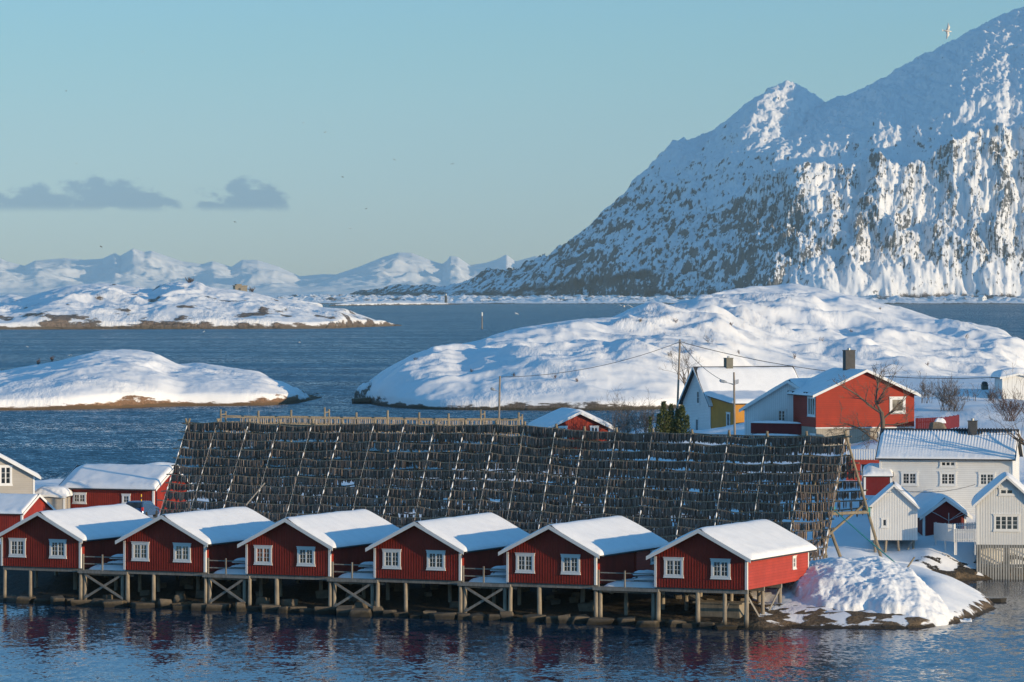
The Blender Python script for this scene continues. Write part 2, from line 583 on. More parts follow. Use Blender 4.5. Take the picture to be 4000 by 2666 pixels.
def fish_mat(name, c1, c2, c3):
    m, nt, b = new_mat(name)
    g = nd(nt, 'ShaderNodeNewGeometry')
    r = g.outputs['Random Per Island']
    p = g.outputs['Position']
    a = noise(nt, vscale(nt, p, (6, 6, 2)), 1.0, 3.0, 0.6)
    c = mixc(nt, r, c1, c2)
    c = mixc(nt, mapr(nt, a, 0.5, 0.75, 0, 0.6), c, c3)
    setin(nt, b, 'Base Color', c)
    setin(nt, b, 'Roughness', 0.6)
    return m


M['fish'] = fish_mat('dried_fish_skin', (0.095, 0.066, 0.052), (0.24, 0.18, 0.145), (0.034, 0.027, 0.023))
M['fish_pale'] = fish_mat('pale_fish_skin', (0.25, 0.19, 0.14), (0.42, 0.345, 0.265), (0.11, 0.08, 0.06))  # paler skin colour for the fish on the rear rack

# ------------------------------------------------------------------ sea
m = MB()
xs = [-9000, -400, 400, 9000]
ys = [-400, 200, 700, 3000, 11400]
P = np.array([[(x, y, 0.0) for x in xs] for y in ys])
m.grid(P)
tag(m.build('sea', M['water']), kind='structure')

# ------------------------------------------------------------------ far terrain
def col_interp(x, pts):
    p = np.array(pts, float)
    return np.interp(x, p[:, 0], p[:, 1])


def smooth_interp(x, pts):
    """monotone cubic through the points"""
    p = np.array(pts, float)
    X, Y = p[:, 0], p[:, 1]
    h = np.diff(X)
    d = np.diff(Y) / h
    m_ = np.zeros(len(X))
    m_[0], m_[-1] = d[0], d[-1]
    for i in range(1, len(X) - 1):
        if d[i - 1] * d[i] > 0:
            w1, w2 = 2 * h[i] + h[i - 1], h[i] + 2 * h[i - 1]
            m_[i] = (w1 + w2) / (w1 / d[i - 1] + w2 / d[i])
    x = np.clip(x, X[0], X[-1])
    k = np.clip(np.searchsorted(X, x) - 1, 0, len(X) - 2)
    t = (x - X[k]) / h[k]
    return ((2 * t ** 3 - 3 * t ** 2 + 1) * Y[k] + (t ** 3 - 2 * t ** 2 + t) * h[k] * m_[k] + (-2 * t ** 3 + 3 * t ** 2) * Y[k + 1] + (t ** 3 - t ** 2) * h[k] * m_[k + 1])


def far_mountains():
    crest = [(-900, 1000), (-300, 1025), (0, 1009), (27, 1022), (95, 1039), (136, 1019), (252, 1009), (326, 1016), (400, 1012), (449, 990), (469, 1001), (520, 971),
             (564, 985), (592, 980), (653, 1002), (714, 1022), (789, 1033), (830, 1021), (904, 1043), (945, 1016), (1006, 1017), (1088, 1043),
             (1170, 1080), (1258, 1072), (1312, 1073), (1401, 1043), (1496, 1005), (1557, 987), (1609, 989), (1693, 1022), (1728, 1032), (1746, 1019),
             (1758, 1001), (1788, 1004), (1835, 1037), (1895, 1028), (1943, 1013), (1978, 995), (2014, 1022), (2091, 1001), (2200, 1012), (2500, 1050), (3200, 1120)]
    nx, ny = 760, 260
    px = np.linspace(-900, 3200, nx)
    t = np.linspace(0, 1, ny) ** 0.9
    PX, T = np.meshgrid(px, t)
    Y0, YC, YB = 21000., 24000., 25500.
    Y = Y0 + T * (YB - Y0)
    X = (PX - 2000) / F * Y
    zc = CH + (YH - col_interp(PX, crest)) * YC / F
    s = (Y - Y0) / (YC - Y0)
    up = np.clip(s, 0, 1)
    prof = np.where(s <= 1, 0.10 * sstep(0, 0.12, up) + 0.90 * up ** 1.5, np.clip(1 - (s - 1) * 1.6, 0, 1))
    Z = zc * prof
    lump = fbm(X / 900, Y / 900, 5, 11, kind='r')
    spur = fbm(X / 520 + Y / 2500, Y / 1500, 4, 23, kind='r')
    env = np.where(s <= 1, np.sin(np.pi * np.clip(s, 0, 1)) ** 0.8, 0)
    Z = Z + env * (zc * 0.42) * (lump - 0.35) + env * zc * 0.22 * (spur - 0.4)
    low = 60 * sstep(0.0, 0.15, s) * (1 - sstep(0.3, 0.6, s)) * (0.6 + 0.6 * fbm(X / 1100, Y / 900, 3, 31))
    Z = np.maximum(Z + low * 0.5, -3)
    Z = np.where(s < 0.004, -3, Z)
    rock = -0.15 + 0.25 * fbm(X / 400, Y / 400, 3, 77)
    mt = terrain_mat('far_range_snow', (0.18, 0.17, 0.17), (0.25, 0.23, 0.22), 45.0, 6.0, rock_n=0.5)
    tag(sheet('far_mountains', X, Y, Z, mt, {'rock': rock, 'veg_or_shade': np.full(X.shape, -1.)}), kind='structure')
    # the low snow-covered far shore in front of the range
    px = np.linspace(-900, 2600, 260)
    t = np.linspace(0, 1, 40)
    PX, T = np.meshgrid(px, t)
    Y = 10900 + T * 10600
    X = (PX - 2000) / F * Y
    Z = 1 + 26 * sstep(0.0, 1.0, T) * (0.5 + 0.8 * fbm(X / 700, Y / 2500, 4, 5, kind='b')) + 10 * fbm(X / 250, Y / 900, 3, 15)
    Z = np.clip(Z, 0.3, 60)
    Z[0, :] = -2
    tag(sheet('far_shore', X, Y, Z, mt, {'rock': np.full(X.shape, 0.1), 'veg_or_shade': np.full(X.shape, -1.)}), kind='structure')


def near_s(Y, Ys):
    return np.exp(-((Y - Ys) / 60.0) ** 2)


def big_mountain():
    main = [(1100, 1182), (1250, 1180), (1312, 1174), (1389, 1144), (1556, 1117), (1681, 1114), (1740, 1123), (1788, 1105), (1836, 1084), (1907, 1052), (1955, 1050), (2014, 1047), (2091, 1004),
            (2193, 966), (2278, 910), (2380, 808), (2465, 714), (2550, 638), (2627, 561), (2703, 536), (2788, 510), (2890, 425), (2975, 366), (3043, 320),
            (3074, 311), (3145, 340), (3196, 383), (3222, 400), (3247, 388), (3366, 349), (3485, 281), (3604, 213), (3740, 145), (3842, 94),
            (3927, 51), (4000, 26), (4300, -90), (4700, -160), (5200, -60), (5600, 250)]
    spur = [(1100, 1190), (2700, 700), (2873, 668), (3128, 651), (3298, 629), (3434, 615), (3536, 646), (3570, 638), (3655, 595), (3791, 510), (3893, 485), (3944, 512),
            (4000, 493), (4200, 430), (4700, 420), (5600, 800)]
    nx, ny = 1150, 470
    px = np.concatenate([np.linspace(1080, 4100, 1000), np.linspace(4110, 5600, nx - 1000)])
    t = np.linspace(0, 1, ny)
    PX, T = np.meshgrid(px, t)
    Y = 7180 + T * 2650
    X = (PX - 2000) / F * Y
    PXe = PX + 170 * fbm(X / 75, Y / 110, 5, 177, gain=0.6) + 0.10 * (Y - 7800)
    rec = np.clip(3111 - PXe, 0, 1300)
    wob = 60 * fbm(PX / 260, Y / 900, 4, 3) + 22 * fbm(PX / 55, Y / 300, 3, 13)
    rib = fbm(X / 105 + 0.35 * Y / 105, Y / 260, 4, 41, kind='r')            # buttresses and gullies
    Yf = 7560 + rec * 0.62 + wob * 0.6 + 0.22 * np.clip(PX - 3111, 0, 1400)
    litw = sstep(3030, 3180, PXe)
    Yf = Yf - litw * 45 * (rib - 0.3)
    Ys = 8010 + rec * 0.78 + wob + 0.22 * np.clip(PX - 3111, 0, 1400) - 130 * sstep(3250, 3600, PX)
    Ym = 9150 + 0.05 * (PX - 3074) - np.clip(3000 - PX, 0, 1900) * 0.62
    Ym = np.maximum(Ym, Yf + 250)
    back = np.clip(Ym - Y, 0, 1500)
    PXm = PX + 0.34 * back + (1 - np.exp(-(back / 110) ** 2)) * (55 * fbm(X / 95, Y / 120, 4, 181) + 18 * fbm(X / 30, Y / 40, 3, 183))
    zm = CH + (YH - col_interp(PXm, main)) * Ym / F
    zs_p = CH + (YH - col_interp(PX, spur)) * Ys / F
    zf = 9 + 6 * fbm(X / 90, Y / 90, 3, 8)
    lin = np.clip((Ys - Yf) / (Ym - Yf), 0, 1)
    zs_l = zf + (zm - zf) * lin ** 1.12
    bl = sstep(2720, 3020, PX)
    zs = zs_l * (1 - bl) + np.minimum(zs_p, zm + 200) * bl
    a = np.clip((Y - Yf) / (Ys - Yf), 0, 1)
    steep = 0.86 + 0.16 * fbm(X / 90, Y / 200, 3, 19)
    z1 = zf + (zs - zf) * (a ** steep * (1 - 0.25 * bl) + 0.25 * bl * a ** 2.3)
    b_ = np.clip((Y - Ys) / (Ym - Ys), 0, 1)
    dip = -30 * bl * np.sin(np.pi * np.clip(b_ * 3.0, 0, 1))
    z2 = zs + (zm - zs) * b_ ** (1.0 + 0.35 * bl) + dip
    z3 = zm * np.clip(1 - (Y - Ym) / 900, -0.2, 1)
    Z = np.where(Y < Ys, z1, np.where(Y < Ym, z2, z3))
    plain_z = np.interp((Y - 7330) / (np.maximum(Yf, 7340) - 7330), [-0.2, 0, 0.04, 0.5, 1], [-4, 0, 3.0, 7, 9])
    hum = fbm(X / 38, Y / 110, 5, 61, kind='b')
    shore_w = np.clip((Y - 7335) / 90, 0, 1)
    Z = np.where(Y < Yf, plain_z + shore_w * (7.5 * hum + 3.5), Z)
    # rocky relief
    hgt = np.clip(Z / 160, 0, 1)
    env = sstep(0.02, 0.12, (Y - Yf) / 700)
    rel = fbm(X / 130 + 0.3 * Y / 130, Y / 210, 6, 71, gain=0.55, kind='r') - 0.42
    rel_l = fbm(X / 52 + Z / 95, Z / 44 - X / 130, 5, 73, gain=0.55, kind='r') - 0.42
    rel = rel * (1 - litw) + rel_l * litw
    rel2 = fbm(X / 38 - 0.4 * Y / 90, Y / 80, 4, 91, kind='r') - 0.42
    near_c = np.exp(-((Y - Ym) / 120) ** 2)
    on_face = np.where(Y < Ys, 1.0, np.where(PX < 2760, 1.0, 0.62))
    lowrel = 1 - 0.22 * litw
    Z = Z + env * on_face * hgt ** 0.5 * (22 * rel * lowrel + 9 * rel2 * lowrel) * (1 - 0.35 * near_c)
    gul = litw * (Y < Ys) * np.sin(np.pi * np.clip(a, 0, 1)) ** 0.7
    cr = [3128, 3290, 3440, 3548, 3672, 3815, 3905, 4020, 4180, 4330, 4500, 4700, 4900, 5200, 5500]
    bp_x, bp_y = [3000], [0.2]
    for i, c_ in enumerate(cr):
        if i:
            bp_x.append(c_ - 0.34 * (c_ - cr[i - 1]))
            bp_y.append([0.0, 0.25, 0.1][i % 3])
        bp_x.append(c_)
        bp_y.append([1.0, 0.75, 1.15, 0.85][i % 4])
    PXs = PX + (1 - a) * (60 + 260 * fbm(PX / 330, PX * 0 + 1.7, 2, 169)) + 75 * fbm(X / 62, Z / 55, 4, 171) + 16 * fbm(X / 16, Z / 16, 3, 172)
    but = np.interp(PXs, bp_x, bp_y)
    Z = Z + gul * 27 * (but - 0.45) + gul * 8 * (rib - 0.35)
    Z = Z + litw * near_s(Y, Ys) * 10 * (but - 0.5)
    Z = Z + (0.3 + 0.7 * env) * 2.4 * fbm(X / 9, Y / 22, 3, 111) * hgt ** 0.3
    # far back slopes down to the sea so nothing hangs in the air
    Z = np.where(T > 0.995, -4, Z)
    Z[:, 0] = -4
    gx = np.gradient(Z, axis=1) / np.maximum(np.gradient(X, axis=1), 1e-3)
    gy = np.gradient(Z, axis=0) / np.maximum(np.gradient(Y, axis=0), 1e-3)
    slope = np.sqrt(gx ** 2 + gy ** 2)
    streak = fbm((X + Z) / 42, (Z - 0.85 * X) / 9, 4, 131)
    low = 1 - sstep(60, 420, Z)
    streak2 = fbm((X + 0.8 * Z) / 12, (Z - 0.7 * X) / 3.4, 3, 133)
    rock = 0.02 + 0.40 * sstep(0.65, 1.5, slope) + 0.46 * streak + 0.40 * streak2 + 0.22 * fbm(X / 170, Z / 120, 3, 137) + 0.14 * low - 0.16 * (1 - on_face) - 0.10 * sstep(300, 480, Z)
    left_dark = sstep(3050, 2300, PX) * (Y >= Yf)
    rock = rock + 0.16 * sstep(3160, 2960, PXe) * (Y >= Yf) * sstep(330, 120, Z) * (0.4 + 1.3 * np.clip(streak + 0.3, 0, 1)) + 0.10 * left_dark * sstep(160, 40, Z)
    rock = rock + litw * (Y < Ys) * (-0.05 + 0.34 * (but - 0.66) * sstep(0.18, 0.5, a) - 0.22 * sstep(0.35, 0.1, a))
    rock = np.where(Y < Yf, 0.20 + 0.45 * fbm(X / 25, Y / 80, 3, 5), rock)
    # birch scrub: a belt along the foot and up the left ridge
    vn = fbm(X / 60, Y / 120, 4, 151)
    foot = np.exp(-((Z - 16) / 13) ** 2) * sstep(-150, 40, Y - Yf) * sstep(3150, 2900, PX)
    belt = np.exp(-((Z - (18 + (PX - 2000) * 0.075)) / 14) ** 2) * (Y > Yf) * sstep(2750, 2500, PX)
    scr = 1.15 * (Y < Yf) * sstep(7345, 7420, Y) * (0.25 + 1.1 * vn)
    ridge = sstep(2650, 2300, PX) * 0.30 * (Y > Yf)
    right_foot = np.exp(-((Z - 12) / 9) ** 2) * sstep(3450, 3550, PX) * sstep(4100, 3900, Y * 0 + PX) * (Y > Yf - 60)
    vf_ = fbm(X / 17, Y / 40, 3, 157)
    veg_or_shade = np.maximum.reduce([foot * 0.75 + 0.5 * vn + 0.5 * vf_, belt * 0.8 + 0.4 * vn + 0.4 * vf_, scr * 0.9 + 0.5 * vf_, ridge + 0.45 * vn + 0.3 * vf_, right_foot * 0.8 + 0.4 * vn + 0.4 * vf_]) - 0.10
    veg_or_shade = np.where(Z < 2.5, -1, veg_or_shade)
    mt = terrain_mat('mountain_snow_rock', (0.165, 0.16, 0.16), (0.105, 0.104, 0.108), 1.2, 2.0, veg_or_shade=(0.062, 0.045, 0.04), tide=1.8, rock_n=0.5,
                     stretch=(1.0, 0.5, 1.0))
    tag(sheet('mountain', X, Y, Z, mt, {'rock': rock, 'veg_or_shade': veg_or_shade}), kind='structure')


def island(name, front, crest, seed, depth_back, lump, lump_l, tide, mat, rock_amt, tcol=None, nx=420, ny=170, foot_h=1.6, shape=0.62, pxa=None, pxb=None, extra=None, crestY=None,
           nose=0.0):
    """snowy rock island. front: (px, py) shoreline; crest: (px, py) skyline, crestY: (px, metres behind the shore)"""
    px = np.linspace(pxa, pxb, nx)
    t = np.linspace(0, 1, ny) ** 1.15
    PX, T = np.meshgrid(px, t)
    fy = smooth_interp(PX, front)
    Yf = F * CH / (fy - YH)
    xw, yw = (PX - 2000) / F * Yf, T * 300.0
    PW = PX + (1 - 0.8 * sstep(0.35, 0.75, T)) * 130 * fbm(xw / (lump_l * 1.2), yw / (lump_l * 1.8), 3, seed + 51) * (1000.0 / np.mean(Yf)) ** 0.5
    PW = PW + nose * (1 - np.clip(T * 1.6, 0, 1)) * sstep(1430, 1680, PX)
    dC = smooth_interp(PW, crestY)
    Yc = Yf + dC
    zc = CH + (YH - smooth_interp(PW, crest)) * Yc / F
    zc = np.maximum(zc, -0.4)
    back = dC + depth_back
    Y = (Yf - 2) + T * (back + 2)
    X = (PX - 2000) / F * Y
    nwob = fbm(X / (lump_l * 1.3), Y / (lump_l * 1.3), 3, seed + 3) * dC * 0.12
    s = (Y - Yf + nwob * 0.5 * sstep(0, 8, Y - Yf)) / dC
    sc = np.clip(s, 0, 1)
    prof = np.where(s < 1, sc ** shape * (1 - 0.25 * sc) / 0.75, 1 - sstep(0, 1, (Y - Yc) / depth_back) * 1.15)
    Z = zc * prof
    env = np.clip(np.where(s < 1, np.sin(np.pi * np.clip(s, 0, 1)) ** 0.6, 0), 0, 1)
    big = fbm(X / lump_l, Y / lump_l, 3, seed, gain=0.42, kind='b')
    small = fbm(X / (lump_l * 0.35), Y / (lump_l * 0.35), 3, seed + 9, gain=0.45, kind='b')
    amp = np.clip(zc, 0, 40) / 20
    Z = Z - lump * env * amp * (big + 0.05) - lump * 0.34 * env * (small)
    huge = fbm((X + 0.6 * Y) / (lump_l * 2.1), (Y - 0.4 * X) / (lump_l * 3.4), 2, seed + 17, gain=0.35)
    Z = Z + lump * 0.95 * env * amp * huge
    edge = sstep(0, 1.0, (Y - Yf) / (foot_h * 1.5))
    inside = (zc > -0.35)
    Z = np.where(Y > Yf, np.maximum(Z, -0.3) * 1.0 + foot_h * edge * np.clip(zc / (foot_h * 2), 0, 1) * (1 - sstep(0.0, 0.6, s)), -0.4 - (Yf - Y) * 0.6)
    Z = Z + 0.12 * foot_h * fbm(X / (foot_h * 2.2), Y / (foot_h * 2.2), 4, seed + 21) * np.clip(Z + 0.2, 0, 1)
    Z = np.where(inside, Z, np.minimum(Z, -0.5))
    Z[-1, :] = -2.5
    Z[0, :] = -2.5
    Z[:, 0] = -2.5
    Z[:, -1] = -2.5
    gx = np.gradient(Z, axis=1) / np.maximum(np.gradient(X, axis=1), 1e-3)
    gy = np.gradient(Z, axis=0) / np.maximum(np.gradient(Y, axis=0), 1e-3)
    slope = np.sqrt(gx ** 2 + gy ** 2)
    rn = fbm(X / (lump_l * 0.5), Y / (lump_l * 0.5), 4, seed + 33)
    rock = -0.45 + rock_amt * (0.35 * sstep(0.7, 1.6, slope) + 0.85 * rn + 0.12)
    veg_or_shade = np.full(X.shape, -1.0)
    if extra:
        rock, veg_or_shade = extra(PX, X, Y, Z, rock, veg_or_shade, s)
    o = sheet(name, X, Y, Z, mat, {'rock': rock, 'veg_or_shade': veg_or_shade})
    tag(o, kind='structure')
    return X, Y, Z


far_mountains()
big_mountain()

MT_ISLE = terrain_mat('isle_snow_rock', (0.30, 0.17, 0.095), (0.20, 0.125, 0.085), 0.35, 0.22, tide=1.35, tidecol=(0.075, 0.05, 0.03), wind=1.2, rock_n=0.8, stretch=(0.3, 0.3, 1.5))
MT_HEAD = terrain_mat('headland_snow_rock', (0.17, 0.14, 0.115), (0.11, 0.095, 0.08), 0.35, 0.20, tide=1.1, tidecol=(0.04, 0.035, 0.025), wind=1.3, rock_n=0.8, stretch=(0.3, 0.3, 1.5))
MT_FAR = terrain_mat('far_island_snow_rock', (0.25, 0.19, 0.15), (0.17, 0.135, 0.115), 1.1, 0.8, tide=3.4, tidecol=(0.09, 0.07, 0.05), stretch=(0.4, 0.4, 1.4), rock_n=0.9, veg_or_shade=(0.13, 0.09, 0.06), wind=3.5)
MT_SKERRY = terrain_mat('skerry_snow_rock', (0.20, 0.17, 0.15), (0.15, 0.125, 0.11), 2.5, 1.0, tide=2.5, rock_n=0.9)

# near islet on the left
island('snowy_islet', [(-500, 1612), (0, 1604), (300, 1600), (700, 1588), (1000, 1585), (1150, 1577), (1240, 1560), (1300, 1555)],
       [(-500, 1480), (-200, 1455), (0, 1450), (100, 1432), (240, 1408), (340, 1383), (440, 1370), (500, 1367), (590, 1376), (640, 1400), (700, 1424), (780, 1418), (880, 1432),
        (1000, 1450), (1060, 1475), (1120, 1510), (1170, 1540), (1240, 1561), (1300, 1580)], 200, 42, 1.7, 24, 1.5, MT_ISLE, 0.75, pxa=-500, pxb=1260, crestY=[(-500, 75), (500, 80), (1000, 52), (1150, 25), (1240, 8), (1300, 6)],
       shape=0.55, foot_h=1.1)


def head_extra(PX, X, Y, Z, rock, veg_or_shade, s):
    rock = rock + 0.9 * sstep(1600, 1450, PX) * sstep(6.5, 2.0, Z) * 0.75
    return rock, veg_or_shade


HEAD = island('headland', [(1380, 1560), (1435, 1574), (1470, 1583), (1520, 1590), (1580, 1595), (1660, 1599), (1800, 1602), (2000, 1603), (2300, 1604), (2560, 1600), (3000, 1560), (3600, 1540), (4000, 1520), (4700, 1500)],
              [(1380, 1580), (1430, 1561), (1450, 1520), (1500, 1470), (1560, 1425), (1620, 1393), (1690, 1368), (1780, 1348), (1900, 1328), (1960, 1308), (2130, 1272), (2300, 1248), (2420, 1243), (2480, 1222), (2560, 1202), (2640, 1190), (2720, 1172),
               (2800, 1146), (2900, 1128), (3000, 1124), (3090, 1122), (3180, 1134), (3260, 1160), (3330, 1172), (3420, 1190), (3550, 1222), (3680, 1252), (3800, 1272), (3900, 1294),
               (3960, 1325), (4010, 1370), (4080, 1420), (4300, 1470), (4700, 1490)], 300, 120, 4.9, 42, 1.25, MT_HEAD, 0.66, nx=620, ny=260, pxa=1380, pxb=4700,
              crestY=[(1380, 6), (1440, 14), (1600, 55), (1900, 95), (2400, 150), (2900, 250), (3100, 270), (3400, 230), (3800, 170), (4000, 130), (4300, 90), (4700, 80)],
              shape=0.78, foot_h=1.0, extra=head_extra, nose=70)


def far_extra(PX, X, Y, Z, rock, veg_or_shade, s):
    v = -1 + 1.5 * np.exp(-(((PX - 470) / 75) ** 2 + ((Z - 17) / 4.5) ** 2)) + 1.5 * np.exp(-(((PX - 730) / 40) ** 2 + ((Z - 25) / 2.2) ** 2)) \
        + 1.45 * np.exp(-(((PX - 380) / 30) ** 2 + ((Z - 18) / 3.0) ** 2)) + 0.5 * fbm(X / 9, Y / 9, 3, 4)
    return rock + 0.30 + 0.22 * sstep(14, 4, Z), v


island('far_island', [(-500, 1292), (0, 1288), (800, 1286), (1300, 1284), (1400, 1279), (1500, 1276), (1560, 1274), (1620, 1272)],
       [(-500, 1200), (-150, 1190), (0, 1182), (100, 1165), (230, 1128), (330, 1112), (420, 1108), (520, 1122), (600, 1130), (640, 1108), (720, 1100), (770, 1105), (800, 1118), (950, 1136), (1000, 1146),
        (1080, 1170), (1180, 1190), (1240, 1200), (1290, 1204), (1340, 1206), (1400, 1228), (1470, 1246), (1520, 1262), (1560, 1274), (1620, 1290)], 400, 130, 4.2, 46, 4.0, MT_FAR, 1.25, nx=560, ny=200,
       pxa=-500, pxb=1575, crestY=[(-500, 190), (800, 200), (1300, 130), (1450, 60), (1560, 22), (1620, 20)], shape=0.72, foot_h=3.0, extra=far_extra)

# skerries behind the far island and the low white skerry with the beacon
island('skerry', [(1280, 1197), (1310, 1196), (1500, 1194), (1700, 1192), (1790, 1191), (1830, 1191)],
       [(1280, 1200), (1320, 1190), (1380, 1182), (1450, 1178), (1560, 1177), (1620, 1178), (1700, 1181), (1760, 1186), (1800, 1191), (1830, 1196)], 500, 60, 1.6, 30, 2.0, MT_SKERRY, 1.2,
       nx=260, ny=70, pxa=1285, pxb=1825, crestY=[(1280, 60), (1830, 60)], foot_h=1.5)
island('low_skerry', [(-100, 1236), (400, 1234), (900, 1232), (1150, 1230), (1270, 1228)],
       [(-100, 1170), (0, 1158), (40, 1150), (90, 1160), (130, 1166), (200, 1180), (420, 1200), (900, 1190), (1050, 1172), (1110, 1168), (1150, 1170), (1200, 1178), (1250, 1190), (1262, 1230), (1270, 1240)], 600, 90, 3.0, 40, 2.0,
       MT_SKERRY, 1.3, nx=300, ny=70, pxa=-100, pxb=1268, crestY=[(-100, 90), (1270, 60)], foot_h=2.0)

# ------------------------------------------------------------------ village ground
ROW_A = math.atan(0.4584)                       # the quay runs obliquely towards the camera on the right
U = Vector((math.cos(ROW_A), -math.sin(ROW_A), 0))
N = Vector((math.sin(ROW_A), math.cos(ROW_A), 0))


def row_y(x):
    return 266.7 + (15.3 - x) * 0.4584


POLY = [(-75, 308.0), (-30, 287.4), (0, 273.6), (13, 267.6), (17.0, 265.6), (22.5, 265.0), (27.5, 268.2), (31, 275), (33.4, 284), (34.2, 291), (31.5, 296.5), (29.6, 302), (31.0, 308),
        (35.0, 312.0), (42, 315.5), (60, 316), (110, 318), (110, 660), (45, 660), (24, 600), (21, 500), (18, 463), (8, 452), (-2, 440), (-10, 400), (-22, 390), (-30, 400), (-40, 400),
        (-50, 392), (-75, 390)]
CTRL = [(-45, 330, 2.9), (-30, 340, 3.0), (-20, 360, 2.9), (-10, 330, 2.8), (0, 310, 2.7), (10, 300, 2.7), (20, 295, 2.8), (15, 330, 3.0), (25, 310, 2.8), (30, 300, 1.2), (30, 312, 1.0), (28, 316, 1.6), (33, 315, 2.5), (36, 318, 2.7),
        (40, 324, 3.8), (34, 328, 4.6), (29, 320, 2.6), (24, 330, 4.2), (45, 318, 2.6), (28, 345, 6.4), (26, 365, 7.6), (33, 362, 8.6), (36, 375, 9.3), (41, 372, 9.6), (46, 350, 6.5), (50, 400, 11.0),
        (44, 420, 11.2), (40, 450, 10.9), (55, 480, 10.5), (60, 600, 9.0), (20, 430, 7.3), (14, 430, 8.4), (15, 445, 9.2), (6, 430, 5.0), (0, 420, 3.5), (20, 380, 6.0), (8, 370, 3.6), (24, 400, 7.0), (30, 420, 9.0),
        (30, 460, 9.5), (38, 520, 9.6), (24, 460, 8.5), (35, 355, 8.0), (42, 400, 10.8)]


def sdist(X, Y, poly):
    best = np.full(X.shape, 1e9)
    ins = np.zeros(X.shape, bool)
    n = len(poly)
    for i in range(n):
        x0, y0 = poly[i]
        x1, y1 = poly[(i + 1) % n]
        dx, dy = x1 - x0, y1 - y0
        t = np.clip(((X - x0) * dx + (Y - y0) * dy) / (dx * dx + dy * dy), 0, 1)
        best = np.minimum(best, np.hypot(X - x0 - t * dx, Y - y0 - t * dy))
        c = (y0 > Y) != (y1 > Y)
        xi = (x1 - x0) * (Y - y0) / np.where(abs(y1 - y0) < 1e-9, 1e-9, (y1 - y0)) + x0
        ins ^= c & (X < xi)
    return np.where(ins, best, -best)


def ground_z(X, Y):
    X, Y = np.asarray(X, float), np.asarray(Y, float)
    num = np.zeros(X.shape)
    den = np.zeros(X.shape)
    for (cx, cy, cz) in CTRL:
        w = 1.0 / ((X - cx) ** 2 + (Y - cy) ** 2 + 9.0) ** 1.6
        num += w * cz
        den += w
    tgt = num / den
    tgt = tgt + 0.18 * fbm(X / 7, Y / 7, 3, 700, kind='b') * sstep(2.9, 4.5, tgt) + 0.05 * fbm(X / 3, Y / 3, 2, 710)
    d = sdist(X, Y, POLY) + 0.5 * fbm(X / 3.0, Y / 3.0, 3, 720)
    fr = np.interp(d, [-8, -1, 0, 1, 3, 6, 10, 14], [-3, -0.8, -0.1, 0.3, 0.8, 1.45, 2.05, 9])
    md = np.interp(d, [-8, -1, 0, 0.6, 1.5, 3.2, 6, 9, 30], [-3, -0.8, -0.05, 0.55, 1.0, 1.9, 2.8, 3.35, 14])
    md2 = np.interp(d, [-8, -1, 0, 0.5, 1.5, 3.6, 5, 8, 30], [-3, -0.8, -0.05, 0.42, 0.70, 0.92, 1.0, 1.55, 8])
    sh = sstep(30, 26, X) * sstep(292, 284, Y)
    md2 = md2 + (0.16 * fbm(X / 0.9, Y / 0.6, 4, 731, gain=0.6, kind='b') + 0.12 * fbm(X / 2.2, Y / 1.2, 2, 733)) * sstep(0.1, 0.8, d)
    md = md2 * sh + md * (1 - sh)
    quay = sstep(17.5, 14.5, X) * sstep(40, 25, Y - row_y(X))
    z = np.minimum(tgt, fr * quay + md * (1 - quay))
    mound = 3.45 - 0.012 * (X - 24.0) ** 2 - 0.012 * (Y - 284) ** 2
    inm = sstep(16, 19, X) * sstep(300, 293, Y)
    z = np.where(inm > 0, z * (1 - inm) + np.minimum(md, mound) * inm, z)
    return z


gx_ = np.concatenate([np.linspace(-75, -46, 20), np.linspace(-45, 48, 250), np.linspace(49, 110, 50)])
gy_ = np.concatenate([np.linspace(259, 322, 190), np.linspace(323, 460, 150), np.linspace(463, 665, 60)])
GX, GY = np.meshgrid(gx_, gy_)
GZ = ground_z(GX, GY)
dS = sdist(GX, GY, POLY)
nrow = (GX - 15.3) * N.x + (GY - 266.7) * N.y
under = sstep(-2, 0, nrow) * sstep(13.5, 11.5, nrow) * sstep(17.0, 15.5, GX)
rockG = -0.5 + 1.4 * under + (0.62 + 1.2 * fbm(GX / 1.3, GY / 0.7, 3, 780)) * sstep(1.5, 1.05, GZ + 0.55 * sstep(25.5, 28.5, GX)) * sstep(60, 0, dS) * (GX > 14) * 1.7
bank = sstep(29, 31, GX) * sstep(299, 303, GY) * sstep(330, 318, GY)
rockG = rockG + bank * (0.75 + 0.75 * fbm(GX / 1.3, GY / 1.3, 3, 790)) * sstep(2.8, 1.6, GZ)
MT_VIL = terrain_mat('village_snow_rock', (0.21, 0.145, 0.085), (0.12, 0.09, 0.06), 0.16, 0.13, veg_or_shade=(0.030, 0.026, 0.021), tide=0.42, tidecol=(0.035, 0.027, 0.018), wind=0.9, rock_n=0.45)
tag(sheet('village_ground', GX, GY, GZ, MT_VIL, {'rock': rockG, 'veg_or_shade': np.maximum(under * 1.6, bank * sstep(0.1, 0.4, rockG) * 1.3) - 0.6}), kind='structure')  # painted shade: near-black ground under the cabins and on the boathouse bank


def gz(x, y):
    return float(ground_z(np.array([x]), np.array([y]))[0])


